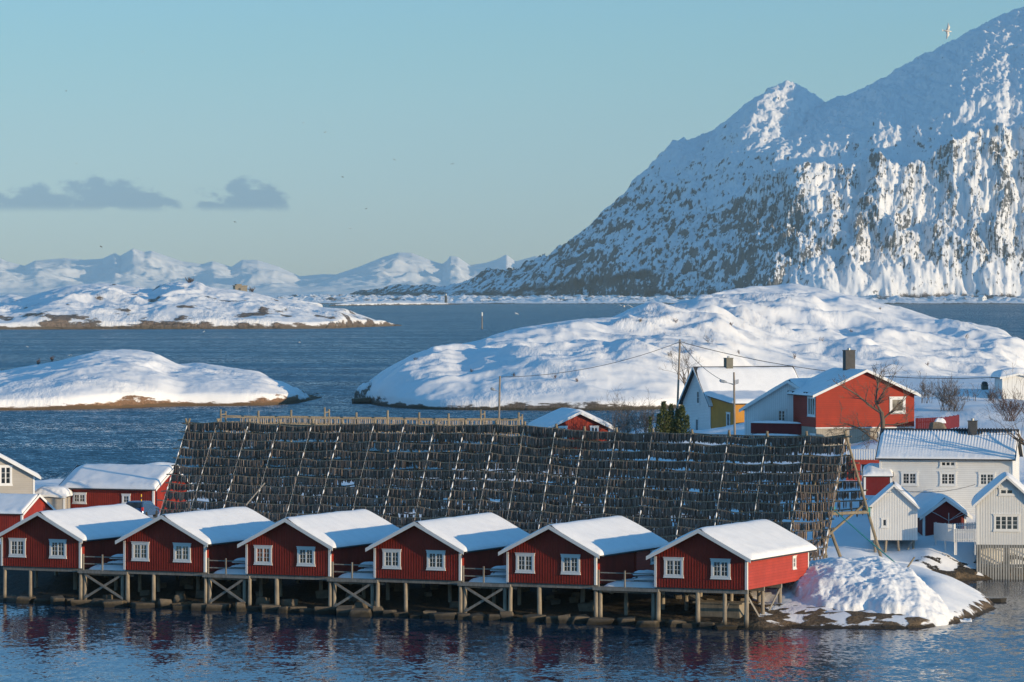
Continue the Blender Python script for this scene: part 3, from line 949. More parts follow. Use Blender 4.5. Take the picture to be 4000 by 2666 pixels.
# ploughed snow heap at the end of the quay
def snow_heap():
    xs = np.linspace(14.5, 31.0, 190)
    ys = np.linspace(264.5, 285.5, 210)
    X, Y = np.meshgrid(xs, ys)
    # heap body: high at the back left, running out to the water on the right
    fx = [18.2, 19.2, 20.5, 22.0, 25.0, 27.0, 28.6, 29.6]
    front = np.interp(X, fx, [275.0, 272.0, 270.6, 270.0, 269.6, 269.4, 270.2, 273.0])
    back = np.interp(X, fx, [280.5, 281.5, 281.8, 282.0, 282.0, 280.0, 277.0, 274.0])
    t = (Y - front) / np.maximum(back - front, 0.5)
    t = t + 0.09 * fbm(X / 2.2, Y / 2.2, 4, 800)
    side_in = sstep(17.6, 18.6, X + 0.5 * fbm(X / 1.5, Y / 1.5, 3, 803))
    top = np.interp(X, fx, [2.9, 3.3, 3.55, 3.7, 3.75, 3.1, 1.6, 0.2])
    prof = np.interp(t, [-0.2, 0, 0.05, 0.3, 0.62, 0.85, 1.0, 1.2], [-1.2, 0.12, 0.38, 0.76, 0.98, 1.02, 0.85, -0.2])
    Z = top * prof
    lum = fbm(X / 2.3, Y / 2.3, 5, 810, gain=0.55)
    lum2 = fbm(X / 0.9, Y / 0.9, 4, 815, gain=0.65, kind='b')
    inside = sstep(-0.05, 0.15, t) * sstep(1.1, 0.9, t)
    Z = Z + 0.42 * lum * inside - 0.16 * lum2 * inside * sstep(-0.25, 0.25, fbm(X / 3, Y / 3, 2, 818) + 0.15)
    Z = Z + 0.055 * fbm(X / 0.30, Y / 0.30, 3, 820, gain=0.65) * inside
    Z = Z * side_in - 1.5 * (1 - side_in)
    edge = np.minimum.reduce([X - 14.5, 31.0 - X, Y - 264.5, 285.5 - Y])
    Z = np.where(edge < 0.3, -1.5, Z)
    o = sheet('snow_pile', X, Y, Z, M['snow_rough'])
    tag(o, 'big rough heap of ploughed snow spilling into the water at the quay end', 'snow pile')


snow_heap()

# ------------------------------------------------------------------ houses
def rtop(x, W, h, rise, ov):
    """roof surface height over the floor at |x|; the slope meets the wall head at W/2"""
    return h + rise - abs(x) * rise / (W / 2)


def snow_cover(root, W, L, h, rise, ov, ovf, th, seed, back_ov=None, rough_front=True, name='roof_snow', lift=0.12, corr=0.0):
    a = W / 2 + ov + 0.04
    nx, ny = (44, 60) if not corr else (30, 300)
    xs = np.linspace(-a, a, nx)
    xs = np.sign(xs) * (np.abs(xs) / a) ** 1.0 * a
    e = np.linspace(-1, 1, ny)
    yy = (np.sign(e) * (1 - (1 - np.abs(e)) ** 1.0))
    y0, y1 = -ovf + 0.05, L + (back_ov if back_ov is not None else ovf) - 0.05
    ys = (y0 + y1) / 2 + yy * (y1 - y0) / 2
    # cluster samples towards the edges
    ys = y0 + (y1 - y0) * (0.5 - 0.5 * np.cos(np.linspace(0, np.pi, ny)))
    if corr:
        ys = np.linspace(y0, y1, ny)
    xs = a * np.sign(np.linspace(-1, 1, nx)) * np.abs(np.sin(np.linspace(-np.pi / 2, np.pi / 2, nx)))
    X, Y = np.meshgrid(xs, ys)
    base = h + rise - np.sqrt(X ** 2 + 0.10) * rise / (W / 2) + lift
    d = np.minimum(a - np.abs(X), np.minimum(Y - y0, y1 - Y))
    r = th * 1.25
    q = np.clip(d / r, 0, 1)
    prof = np.sqrt(np.clip(1 - (1 - q) ** 2, 0, 1))
    qf = np.clip((Y - y0 + 0.08 * fbm(X / 0.4 + seed, Y / 0.4, 3, 930 + seed)) / min(th * 3.2, 1.1), 0, 1)
    prof = prof * (0.22 + 0.78 * sstep(0, 1, qf))
    n = fbm(X / 1.8 + seed * 3.1, Y / 1.8, 3, 900 + seed)
    crumble = fbm(X / 0.25 + seed, Y / 0.25, 2, 950 + seed) * np.exp(-((Y - y0) / 0.45) ** 2) * 0.35
    T = th * prof * (1 + 0.22 * n + crumble)
    mel = th * 0.30 * sstep(0.75, 1.0, np.abs(X) / a) * fbm(Y / 0.5, X * 0 + seed, 2, 970)
    Z = base + T + mel * prof
    if corr:
        Z = Z + corr * np.sin(Y * 2 * np.pi / 0.24) * sstep(a, a * 0.1, np.abs(X)) * prof
    mb = MB()
    mb.grid(np.stack([X, Y, Z], -1))
    # skirt down to the roof
    ring = [(0, j) for j in range(nx)] + [(i, nx - 1) for i in range(1, ny)] + [(ny - 1, j) for j in range(nx - 2, -1, -1)] + [(i, 0) for i in range(ny - 2, 0, -1)]
    b = len(mb.v)
    for (i, j) in ring:
        zz = base[i, j] - 0.02
        mb.v.append((float(X[i, j]), float(Y[i, j]), float(zz)))
    k = len(ring)
    for q_ in range(k):
        i, j = ring[q_]
        i2, j2 = ring[(q_ + 1) % k]
        mb.f.append((i * nx + j, i2 * nx + j2, b + (q_ + 1) % k, b + q_))
    return mb.build(name, M['snow'], root, smooth=True)


def window(root, org, tv, nv, w, h, cols=2, sub=(2, 3), mat=None, casing=0.12, sill=True, head=True, trim='white', name='window'):
    """casement window on a wall: org = centre, tv = along the wall, nv = outward"""
    org, tv, nv = Vector(org), Vector(tv).normalized(), Vector(nv).normalized()
    up = Vector((0, 0, 1))
    mb = MB()

    def slab(m_, u0, u1, z0, z1, d0, d1):
        p = [org + tv * u + up * z + nv * d for d in (d0, d1) for (u, z) in ((u0, z0), (u1, z0), (u1, z1), (u0, z1))]
        m_.add(p, [(3, 2, 1, 0), (4, 5, 6, 7), (0, 1, 5, 4), (1, 2, 6, 5), (2, 3, 7, 6), (3, 0, 4, 7)])
    W2, H2, c = w / 2, h / 2, casing
    slab(mb, -W2, -W2 + c, -H2 + c, H2 - c, 0.001, 0.06)
    slab(mb, W2 - c, W2, -H2 + c, H2 - c, 0.001, 0.06)
    slab(mb, -W2 - 0.03, W2 + 0.03, H2 - c, H2, 0.001, 0.065)
    slab(mb, -W2 - 0.03, W2 + 0.03, -H2, -H2 + c, 0.001, 0.065)
    if head:
        slab(mb, -W2 - 0.06, W2 + 0.06, H2, H2 + 0.04, 0.001, 0.10)
    if sill:
        slab(mb, -W2 - 0.06, W2 + 0.06, -H2 - 0.04, -H2, 0.001, 0.10)
    iw, ih = w - 2 * c, h - 2 * c
    sw = iw / cols
    st = min(0.055, sw * 0.16)
    for k in range(cols):
        a0 = -iw / 2 + k * sw
        slab(mb, a0, a0 + st, -ih / 2, ih / 2, 0.001, 0.045)
        slab(mb, a0 + sw - st, a0 + sw, -ih / 2, ih / 2, 0.001, 0.045)
        slab(mb, a0 + st, a0 + sw - st, -ih / 2, -ih / 2 + st, 0.001, 0.044)
        slab(mb, a0 + st, a0 + sw - st, ih / 2 - st, ih / 2, 0.001, 0.044)
        for q in range(1, sub[0]):
            xx = a0 + st + (sw - 2 * st) * q / sub[0]
            slab(mb, xx - 0.014, xx + 0.014, -ih / 2 + st, ih / 2 - st, 0.001, 0.034)
        for q in range(1, sub[1]):
            zz = -ih / 2 + st + (ih - 2 * st) * q / sub[1]
            slab(mb, a0 + st, a0 + sw - st, zz - 0.014, zz + 0.014, 0.001, 0.036)
    o = mb.build(name, M[trim], root)
    g = MB()
    slab(g, -iw / 2, iw / 2, -ih / 2, ih / 2, -0.01, 0.016)
    g.build('pane', mat or M['glass'], o)
    return o


def battens(mb, W, L, h, rise, faces, spacing=0.2, bw=0.035, bd=0.014, z0=0.0, y_hi=None):
    if 'f' in faces or 'b' in faces:
        n = int(W / spacing)
        for i in range(n + 1):
            x = -W / 2 + (i + 0.5) * W / (n + 1)
            zt = rtop(x, W, h, rise, 0) - 0.10
            if 'f' in faces:
                mb.box(x - bw / 2, x + bw / 2, -bd, 0.004, z0 + 0.005, zt)
            if 'b' in faces:
                mb.box(x - bw / 2, x + bw / 2, L - 0.004, L + bd, z0 + 0.005, zt)
    for fc, sx in (('l', -1), ('r', 1)):
        if fc in faces:
            yh = y_hi or L
            n = int(yh / spacing)
            for i in range(n):
                y = (i + 0.5) * yh / n
                if sx > 0:
                    mb.box(W / 2 - 0.004, W / 2 + bd, y - bw / 2, y + bw / 2, z0 + 0.005, h - 0.12)
                else:
                    mb.box(-W / 2 - bd, -W / 2 + 0.004, y - bw / 2, y + bw / 2, z0 + 0.005, h - 0.12)


def house(name, label, cat, loc, rotz, W, L, h, rise, ov=0.35, ovf=0.35, wall='red', trim='white', snow=0.3, group=None, seed=0, batten='', base=0.0, roofmat='roof',
          corners=True, barge=0.2, below=0.0, snow_part=True, corr=0.0):
    root = empty(name, loc, rotz, label, cat, group)
    t = 0.12
    mb = MB()
    # body; walls run down to -below
    mb.prism([(-W / 2, -below), (W / 2, -below), (W / 2, h - 0.02), (0, h + rise - 0.02), (-W / 2, h - 0.02)], 0, L)
    if batten:
        battens(mb, W, L, h, rise, batten)
    mb.build('wall', M[wall], root)
    # roof slabs
    sl = rise / (W / 2)
    a = W / 2 + ov
    r = MB()
    ze = h - ov * sl
    r.prism([(-a, ze), (0, h + rise), (a, ze), (a, ze + t), (0, h + rise + t), (-a, ze + t)], -ovf, L + ovf)
    r.build('roof', M[roofmat], root)
    for (ya, yb) in ((-ovf - 0.035, -ovf - 0.001), (L + ovf + 0.001, L + ovf + 0.035)):
        q = MB()
        q.prism([(-a - 0.01, ze - barge + t), (0, h + rise - barge + t), (a + 0.01, ze - barge + t), (a + 0.01, ze + t + 0.01), (0, h + rise + t + 0.012), (-a - 0.01, ze + t + 0.01)], ya, yb)
        q.build('bargeboard', M[trim], root)
    if corners:
        for (x, y) in ((-1, 0), (1, 0), (1, 1), (-1, 1)):
            c = MB()
            x0 = x * (W / 2)
            yy = 0 if y == 0 else L
            s = -1 if y == 0 else 1
            hh = h - 0.10
            xa, xb = sorted((x0 + x * 0.03, x0 - x * 0.13))
            ya, yb = sorted((yy + s * 0.03, yy - s * 0.13))
            c.box(xa, xb, ya, yb, -below + 0.003, hh)
            c.build('corner_board', M[trim], root)
    if snow_part:
        snow_cover(root, W, L, h, rise, ov, ovf, snow, seed, lift=t, corr=corr)
    return root


def wface(W, L, face):
    return {'f': (Vector((0, 0, 0)), Vector((1, 0, 0)), Vector((0, -1, 0))), 'b': (Vector((0, L, 0)), Vector((-1, 0, 0)), Vector((0, 1, 0))),
            'r': (Vector((W / 2, 0, 0)), Vector((0, 1, 0)), Vector((1, 0, 0))), 'l': (Vector((-W / 2, 0, 0)), Vector((0, 1, 0)), Vector((-1, 0, 0)))}[face]


def add_win(root, W, L, face, u, z, w, h, **kw):
    o, t, n = wface(W, L, face)
    return window(root, o + t * u + Vector((0, 0, z)), t, n, w, h, **kw)


def gutter(root, W, L, h, rise, ov, side, mat='roof'):
    sl = rise / (W / 2)
    x = side * (W / 2 + ov + 0.05)
    z = h - ov * sl + 0.02
    g = MB()
    g.tube([(x, -0.3, z), (x, L + 0.3, z)], 0.055, 8)
    g.build('gutter', M[mat], root)


# six red cabins on piles
CX = [-30.29, -21.21, -12.41, -3.45, 5.57, 15.30]     # front right corners
FZ = 2.57
CW, CL, CHt, CR = 6.5, 11.4, 2.12, 1.66
CLAB = ['red cabin on stilts cut by the left picture edge, dark empty windows',
        'red cabin on stilts with pale curtains in both gable windows, second from left',
        'red cabin on stilts whose left gable window is orange-red',
        'red cabin on stilts between two deck tables, fourth from left along the quay',
        'red cabin on stilts with sunlit orange side boards, fifth from left',
        'red cabin on stilts at the right end beside the snow heap, bright sunlit side wall']
CG = 'red cabins on stilts along the quay'
M['glass_orange'] = glass_mat('red_pane_glass', (0.30, 0.05, 0.02))  # red pane colour for a single gable window
cabin_root = []
rs = random.Random(4)
for k in range(6):
    fr = Vector((CX[k], row_y(CX[k]), FZ))
    c = fr - U * (CW / 2)
    root = house('red_cabin', CLAB[k], 'cabin', c, -ROW_A, CW, CL, CHt, CR, ov=0.42, ovf=0.45, wall='red', snow=0.20 + 0.05 * ((k * 7) % 3) / 2, group=CG, seed=k + 1, batten='fl' if k == 5 else 'flr', barge=0.24)
    if k == 5:
        # horizontal cladding on the exposed end wall
        lap = MB()
        z = 0.02
        while z < CHt - 0.25:
            lap.prism([(CW / 2 - 0.01, z), (CW / 2 + 0.03, z), (CW / 2 + 0.012, z + 0.185), (CW / 2 - 0.01, z + 0.185)], 0.14, CL - 0.14, 'y')
            z += 0.19
        lap.build('side_cladding', M['red_lap'], root)
        add_win(root, CW + 0.05, CL, 'r', 8.55, 1.28, 0.62, 0.86, cols=1, sub=(2, 2), casing=0.1)
    else:
        # rear half has horizontal boards, set slightly proud
        lap = MB()
        z = 0.02
        while z < CHt - 0.25:
            lap.prism([(CW / 2 - 0.01, z), (CW / 2 + 0.12, z), (CW / 2 + 0.105, z + 0.185), (CW / 2 - 0.01, z + 0.185)], 6.6, CL - 0.14, 'y')
            z += 0.19
        lap.build('side_cladding', M['red_lap'], root)
        add_win(root, CW + 0.24, CL, 'r', 9.4, 1.35, 0.8, 1.0, cols=2, sub=(1, 2), casing=0.1)
    for i, u in enumerate((-1.90, 1.42)):
        gm = M['glass']
        if k == 1:
            gm = M['glass_pale']
        if k == 2 and i == 0:
            gm = M['glass_orange']
        add_win(root, CW, CL, 'f', u, 1.32, 1.34, 1.28, cols=2, sub=(2, 3), mat=gm, casing=0.15)
    gutter(root, CW, CL, CHt, CR, 0.42, 1)
    # floor beams
    fb = MB()
    for y in (0.25, 3.2, 6.4, 9.6):
        fb.box(-CW / 2 + 0.05, CW / 2 - 0.02, y - 0.1, y + 0.1, -0.28, -0.004)
    fb.build('floor_beam', M['plank'], root)
    rx = [(-CW / 2 + 0.15), -1.0 if k != 5 else -0.3, CW / 2 - 0.12]
    rows = [(0.25, rx), (3.2, [-2.3, 0.9]), (6.4, [-2.6, 1.6]), (9.6, [-2.0, 2.2])]
    if k == 5:
        rows = [(0.25, rx + [1.6]), (3.2, [-2.3, 0.9, CW / 2 - 0.15]), (6.4, [-2.6, 1.6, CW / 2 - 0.15]), (9.6, [-2.0, 0.4, CW / 2 - 0.15])]
    for (y, xl) in rows:
        for x in xl:
            wx = c.x + U.x * x + N.x * y
            wy = c.y + U.y * x + N.y * y
            g = min(gz(wx, wy), 0.2 if y < 1 else 9) - 0.9
            rr = rs.uniform(0.125, 0.16)
            b = MB()
            lean = rs.uniform(-0.05, 0.05)
            b.tube([(x + lean, y + rs.uniform(-.03, .03), g - FZ), (x + lean * 0.5, y, (g - FZ) / 2), (x, y, -0.285)], [rr * 1.08, rr * rs.uniform(0.97, 1.05), rr * 0.95], 10)
            b.build('stilt', M['pile'], root, smooth=False)
    if k == 5:
        br = MB()
        for (p, q) in (((CW / 2 - 0.15, 0.4, -0.4), (CW / 2 - 0.15, 3.1, -2.3)), ((CW / 2 - 0.15, 6.3, -0.4), (CW / 2 - 0.15, 3.4, -2.3)), ((CW / 2 - 0.15, 9.5, -0.5), (CW / 2 - 0.15, 6.6, -1.9)),
                       ((-2.3, 3.1, -0.5), (0.8, 3.1, -2.0))):
            br.bar(p, q, 0.05, 0.17)
        br.build('brace', M['plank'], root)
    cabin_root.append((root, c))

# decks between the cabins, each with a snowed-in picnic table
DK = ['grey plank deck between the two leftmost red cabins', 'grey plank deck between the second and third red cabins from left',
      'grey plank deck between the third and fourth red cabins from left', 'grey plank deck between the fourth and fifth red cabins from left',
      'grey plank deck without cross braces, between the two rightmost red cabins']
TB = ['snow-covered picnic table on the leftmost deck', 'snow-covered picnic table on the second deck from left', 'snow-covered picnic table on the middle deck',
      'snow-covered picnic table on the fourth deck from left', 'snow-covered picnic table partly in sun on the rightmost deck']


def blob_snow(mb, x0, x1, y0, y1, z, th, seed, wob=0.25):
    nx, ny = 22, 16
    X, Y = np.meshgrid(np.linspace(x0, x1, nx), np.linspace(y0, y1, ny))
    u = (X - x0) / (x1 - x0) * 2 - 1
    v = (Y - y0) / (y1 - y0) * 2 - 1
    q = np.clip(1 - np.maximum(np.abs(u), np.abs(v)) ** 4, 0, 1)
    prof = np.sqrt(q) * np.clip(1.15 - 0.5 * (u * u + v * v) * 0.5, 0.2, 1.2)
    Z = z + th * prof * (1 + wob * fbm(X / 0.5 + seed, Y / 0.5, 3, 1000 + seed))
    Z = np.where(q <= 0.001, z, Z)
    mb.grid(np.stack([X, Y, Z], -1))


for k in range(5):
    a = cabin_root[k][1] + U * (CW / 2)
    bpt = cabin_root[k + 1][1] - U * (CW / 2)
    gap = (bpt - a).length
    root = empty('deck', a, -ROW_A, DK[k], 'deck', 'plank decks between the cabins')
    DZ = 0.0          # deck surface relative to cabin floor level
    p = MB()
    y = 0.15
    while y < 6.3:
        p.box(0.03, gap - 0.03, y, y + 0.145, -0.15, -0.10)
        y += 0.16
    p.build('planking', M['plank'], root)
    bm_ = MB()
    bm_.box(-0.25, gap + 0.25, 0.0, 0.13, -0.34, -0.155)
    bm_.box(0.1, gap + 0.5, 0.5, 0.6, -0.50, -0.345)
    bm_.box(0.05, gap - 0.05, 3.0, 3.12, -0.32, -0.155)
    bm_.box(0.05, gap - 0.05, 6.0, 6.12, -0.32, -0.155)
    bm_.build('edge_beam', M['plank'], root)
    for (x, y) in ((0.16, 0.35), (gap - 0.3, 0.35), (gap * 0.3, 3.1), (gap - 0.5, 3.1)) if k < 4 else ((0.16, 0.35), (gap * 0.33, 1.8), (gap - 0.25, 0.35), (gap - 0.7, 3.1)):
        wx, wy = a.x + U.x * x + N.x * y, a.y + U.y * x + N.y * y
        g = min(gz(wx, wy), 0.3 if y < 1 else 9) - 0.9
        s = MB()
        s.tube([(x, y, g - FZ), (x, y, -0.345)], [0.15, 0.13], 10)
        s.build('stilt', M['pile'], root)
    if k < 4:
        for (x0_, x1_, yy) in ((0.25, gap - 0.15, 0.16), (gap - 0.35, 0.25, 0.23)):
            x = MB()
            x.bar((x0_, yy, -0.42), (x1_, yy, -2.05), 0.055, 0.16)
            x.build('cross_brace', M['plank'], root)
    for x in (0.1, gap * 0.47):
        s = MB()
        s.box(x - 0.045, x + 0.045, 0.16, 0.25, -0.155, 1.0)
        s.build('railing_post', M['plank'], root)
    rl = MB()
    rl.box(0.05, gap - 0.25, 0.255, 0.295, 0.78, 0.86)
    rl.box(0.05, gap - 0.25, 0.255, 0.295, 0.28, 0.36)
    rl.build('rail', M['plank'], root)
    s = MB()
    blob_snow(s, 0.35, gap - 0.1, 0.45, 2.1, -0.098, 0.34, k)
    blob_snow(s, 0.1, gap - 0.1, 2.12, 6.2, -0.098, 0.3, k + 20)
    s.build('deck_snow', M['snow'], root, smooth=True)
    # picnic table
    tl = a + U * (gap * 0.66) + N * 1.9 + Vector((0, 0, -0.10))
    tr = empty('picnic_table', tl, -ROW_A + R_(8 + 5 * k), TB[k], 'picnic table', 'snowed-in picnic tables on the decks')
    for nm, (x0, x1, y0, y1, z0, z1) in (('table_top', (-0.85, 0.85, -0.36, 0.36, 0.70, 0.745)), ('bench', (-0.85, 0.85, -0.80, -0.54, 0.42, 0.46)), ('bench', (-0.85, 0.85, 0.54, 0.80, 0.42, 0.46))):
        q = MB()
        w_ = (y1 - y0)
        nb = 5 if nm == 'table_top' else 2
        for i in range(nb):
            q.box(x0, x1, y0 + w_ * i / nb + 0.006, y0 + w_ * (i + 1) / nb - 0.006, z0, z1)
        q.build(nm, M['plank'], tr)
        s = MB()
        blob_snow(s, x0 - 0.02, x1 + 0.02, y0 - 0.02, y1 + 0.02, z1 + 0.002, 0.27 if nm == 'table_top' else 0.13, k * 3 + int(y0 * 10) + 40, 0.15)
        s.build('snow_cap', M['snow'], tr, smooth=True)
    for x in (-0.62, 0.62):
        lg = MB()
        lg.bar((x, -0.68, -0.04), (x, -0.2, 0.70), 0.045, 0.09, (1, 0, 0))
        lg.bar((x, 0.68, -0.04), (x, 0.2, 0.70), 0.045, 0.09, (1, 0, 0))
        lg.bar((x + 0.05, -0.78, 0.385), (x + 0.05, 0.78, 0.385), 0.045, 0.07)
        lg.build('leg', M['plank'], tr)

# ------------------------------------------------------------------ boulders along the quay front
def boulder(mb, c, s, rnd, n=1):
    """angular blasted stone: cut-down box"""
    import bmesh
    bm = bmesh.new()
    for sx in (-1, 1):
        for sy in (-1, 1):
            for sz in (-1, 1):
                bm.verts.new((sx * rnd.uniform(0.45, 1.0), sy * rnd.uniform(0.5, 1.0), sz * rnd.uniform(0.55, 1.0)))
    for q in range(5):
        bm.verts.new((rnd.uniform(-1, 1), rnd.uniform(-1, 1), rnd.uniform(-0.9, 1.05)))
    r_ = bmesh.ops.convex_hull(bm, input=bm.verts)
    bmesh.ops.delete(bm, geom=[g for g in r_['geom_interior'] if isinstance(g, bmesh.types.BMVert)], context='VERTS')
    bmesh.ops.bevel(bm, geom=list(bm.edges), offset=0.05, segments=1, affect='EDGES')
    az_ = rnd.uniform(-0.3, 0.3)
    ca, sa = math.cos(az_), math.sin(az_)
    vs = [(c[0] + (v.co.x * ca - v.co.y * sa) * s[0], c[1] + (v.co.x * sa + v.co.y * ca) * s[1], c[2] + v.co.z * s[2]) for v in bm.verts]
    bm.verts.index_update()
    fs = [tuple(v.index for v in f.verts) for f in bm.faces]
    mb.add(vs, fs)
    bm.free()


rb = random.Random(11)
x = -34.5
nb = 0
while x < 14.0:
    w = rb.uniform(0.4, 1.25)
    yy = row_y(x) + rb.uniform(-0.6, 0.4)
    mb = MB()
    hgt = rb.uniform(0.28, 0.62)
    boulder(mb, (0, 0, 0), (w * 0.95, w * 0.8, hgt), rb)
    o = mb.build('boulder', M['stone'])
    o.location = (x, yy, rb.uniform(-0.05, 0.15))
    tag(o, 'angular grey-brown boulder lying at the waterline under the red cabins', 'boulder', 'boulders along the waterline')
    nb += 1
    x += w * rb.uniform(1.15, 1.75)
for i in range(46):
    x = rb.uniform(-34, 13.5)
    d = rb.uniform(1.0, 7.0)
    px_, py_ = x + N.x * d, row_y(x) + N.y * d
    w = rb.uniform(0.25, 0.6)
    mb = MB()
    boulder(mb, (0, 0, 0), (w, w * 0.9, w * 0.7), rb)
    o = mb.build('boulder', M['stone'])
    o.location = (px_, py_, gz(px_, py_) + w * 0.2)
    tag(o, 'small dark stone on the slope beneath the cabins', 'boulder', 'stones on the slope under the cabins')

# concrete footing and loose plank under the end cabin
c6 = cabin_root[5][1]
root = empty('concrete_footing', c6 + U * 0.6 + N * 1.9 + Vector((0, 0, -FZ - 0.3)), -ROW_A, 'old concrete block at the water under the rightmost red cabin', 'footing')
m = MB()
m.prism([(-1.6, -0.4), (1.5, -0.4), (1.35, 1.75), (-1.6, 1.75)], 0, 1.5)
m.box(-1.9, 1.6, -0.08, 1.6, 1.752, 1.86)
m.build('block', M['concrete'], root)
m = MB()
m.bar((0.0, 0, 0), (0.55, 0.25, 1.75), 0.12, 0.06)
o = m.build('loose_plank', M['plank'])
o.location = c6 + U * 1.0 + N * 0.9 + Vector((0, 0, -FZ - 0.1))
o.rotation_euler = (0, 0, -ROW_A)
tag(o, 'loose grey plank leaning against the concrete block under the rightmost cabin', 'plank')

# ------------------------------------------------------------------ the big fish-drying rack
FTOP = [733, 852, 975, 1093, 1222, 1337, 1464, 1581, 1701, 1818, 1938, 2050, 2173, 2283, 2408, 2550, 2703, 2848, 2997, 3150, 3303]
ridge_y = [(733, 1655), (2000, 1664), (2290, 1688), (2550, 1696), (3000, 1707), (3303, 1706)]
rack = empty('drying_rack', (0, 303, 2.7), 0, 'huge A-shaped wooden rack hung with rows of dark drying fish behind the cabins', 'fish rack')
RK = Vector((0, 303, 2.7))
rr_ = random.Random(21)
NR, DZR = 14, 0.645
frames = []
for k, px_ in enumerate(FTOP):
    t = (px_ - 733) / (3303 - 733)
    Y = 318 + (287 - 318) * t
    py_ = col_interp(px_, ridge_y)
    top = at(px_, py_, Y)
    lean = float(np.interp(px_, [733, 1250, 1700, 2200, 2600, 3303], [0.315, 0.28, 0.215, 0.17, 0.145, 0.17]))
    hh = top.z - 2.6
    wx = lean * hh
    wy = math.sqrt(max(3.55 ** 2 - wx ** 2, 1.0)) * hh / 9.4
    # rafter lean in the picture also contains the perspective shift of coming nearer
    wx = wx - (px_ - 2000) / F * wy * -1.0 * 0
    dx = -(lean * hh) - (top.x / top.y) * wy
    front = Vector((top.x + dx, top.y - wy, 2.6))
    back = Vector((top.x - dx * (1.0 if k < 20 else 1.0), top.y + wy, 2.6))
    if k == 20:
        front = Vector(px2g(3212, 2210, 2.9))
        back = Vector(px2g(3452, 2196, 2.9))
    frames.append((top, front, back))
    f = MB()
    e = 0.42
    tf = top + (top - front).normalized() * e
    tb = top + (top - back).normalized() * e
    s1 = (frames[0][0] - top).normalized() * 0.06 if k else Vector((0.05, -0.04, 0))
    f.tube([front - Vector((0, 0, 0.5)) + s1, tf + s1], [0.115, 0.085], 8)
    f.tube([back - Vector((0, 0, 0.5)) - s1, tb - s1], [0.115, 0.085], 8)
    if k in (0, 20):
        for q, ext in ((0.60, 0.0),):
            pa, pb = top.lerp(front, q), top.lerp(back, q)
            f.tube([pa, pb], 0.12, 8)
        if k == 20:
            f.tube([top.lerp(front, 0.84) + Vector((-0.6, 0.3, 0)), top.lerp(back, 0.55) + Vector((-.3, 0, 0))], 0.09, 8)
            f.tube([top.lerp(front, 0.72) + Vector((0.15, 1.2, 0)), top.lerp(front, 0.99) + Vector((1.6, 1.6, -0.2))], 0.12, 8)
    fo = MB()
    fo.v = [tuple(Vector(v) - RK) for v in f.v]
    fo.f = f.f
    fr_o = fo.build('a_frame', M['pole'], rack)
    # snow lying along the front rafter
    sn = MB()
    sp_pts, sp_r = [], []
    for r in range(NR):
        on = rr_.random() < 0.55
        for q, w_ in ((0.1 + rr_.uniform(0, 0.3), 0.006), (0.45, rr_.uniform(0.012, 0.05)), (0.66, rr_.uniform(0.025, 0.07)), (0.86, rr_.uniform(0.012, 0.045)), (0.96, 0.006)):
            a_ = top.lerp(front, (r + q) / NR) + Vector((0, -0.26, 0.08)) + s1
            sp_pts.append(a_ - RK)
            sp_r.append(w_ if on else 0.006)
    sn.tube(sp_pts, sp_r, 6)
    sn.build('snow_strip', M['snow'], fr_o, smooth=True)

# rails along both slopes, then the fish
fishes = []      # (point, side shift, length, width, yaw)


def rail_pts(side, r):
    q = (r + 0.06) / NR
    pts = []
    for (top, front, back) in frames:
        p = top.lerp(front if side == 0 else back, q)
        off = Vector((0, -0.2, 0.06)) if side == 0 else Vector((0, 0.2, 0.06))
        pts.append(p + off)
    return pts


for side in (0, 1):
    for r in range(NR):
        pts = rail_pts(side, r)
        if r >= NR - 2 and side == 0:
            pass
        mb = MB()
        e0 = pts[0] + (pts[0] - pts[1]).normalized() * rr_.uniform(0.2, 0.6)
        e1 = pts[-1] + (pts[-1] - pts[-2]).normalized() * rr_.uniform(0.1, 0.5)
        sags = [rr_.uniform(0.02, 0.15) for _ in pts]
        wav = [p + Vector((0, rr_.uniform(-0.06, 0.06), rr_.uniform(-0.11, 0.09))) for p in pts]
        line = [e0]
        for i_ in range(len(wav)):
            line.append(wav[i_])
            if i_ < len(wav) - 1:
                line.append(wav[i_].lerp(wav[i_ + 1], 0.5) + Vector((0, 0, -sags[i_])))
        line.append(e1)
        if side == 1 and r > 8:
            line = line[:-4]
        mb.tube([p - RK for p in line], 0.05, 6)
        mb.build('rail', M['pole'], rack)
        for b in range(len(wav) - 1):
            p, q = wav[b], wav[b + 1]
            ln = (q - p).length
            sp_ = 0.088 if side == 0 else 0.11
            n = int(ln / sp_)
            lf = rr_.uniform(0.82, 1.08)
            hole = (rr_.uniform(0, n), rr_.uniform(2, n * 0.6)) if rr_.random() < (0.045 if side == 0 else 0.12) else None
            sparse = 0.02 if rr_.random() > 0.10 else 0.16
            if r >= NR - 2 and b >= 18:
                sparse = 0.25
            if side == 1 and b >= 18 and r > 6:
                sparse = 0.6 if r < 9 else 1.0
            for i in range(n):
                if rr_.random() < sparse or (hole and hole[0] < i < hole[0] + hole[1]):
                    continue
                t = (i + 0.5 + rr_.uniform(-0.2, 0.2)) / n
                c_ = p.lerp(q, t)
                sag = -sags[b] * math.sin(math.pi * t)
                ff = -0.09 if rr_.random() < 0.5 else 0.07
                fishes.append((c_ + Vector((rr_.uniform(-.01, .01), ff, 0.03 + sag)), rr_.uniform(0.50, 0.68) * lf, rr_.uniform(0.085, 0.145), rr_.uniform(-0.5, 0.5), side, b))

FV = [(0.0, 0.30), (0.14, 0.75), (0.38, 1.0), (0.66, 0.8), (0.90, 0.38), (1.0, 0.62)]     # tail tie, body, gutted belly, shoulder


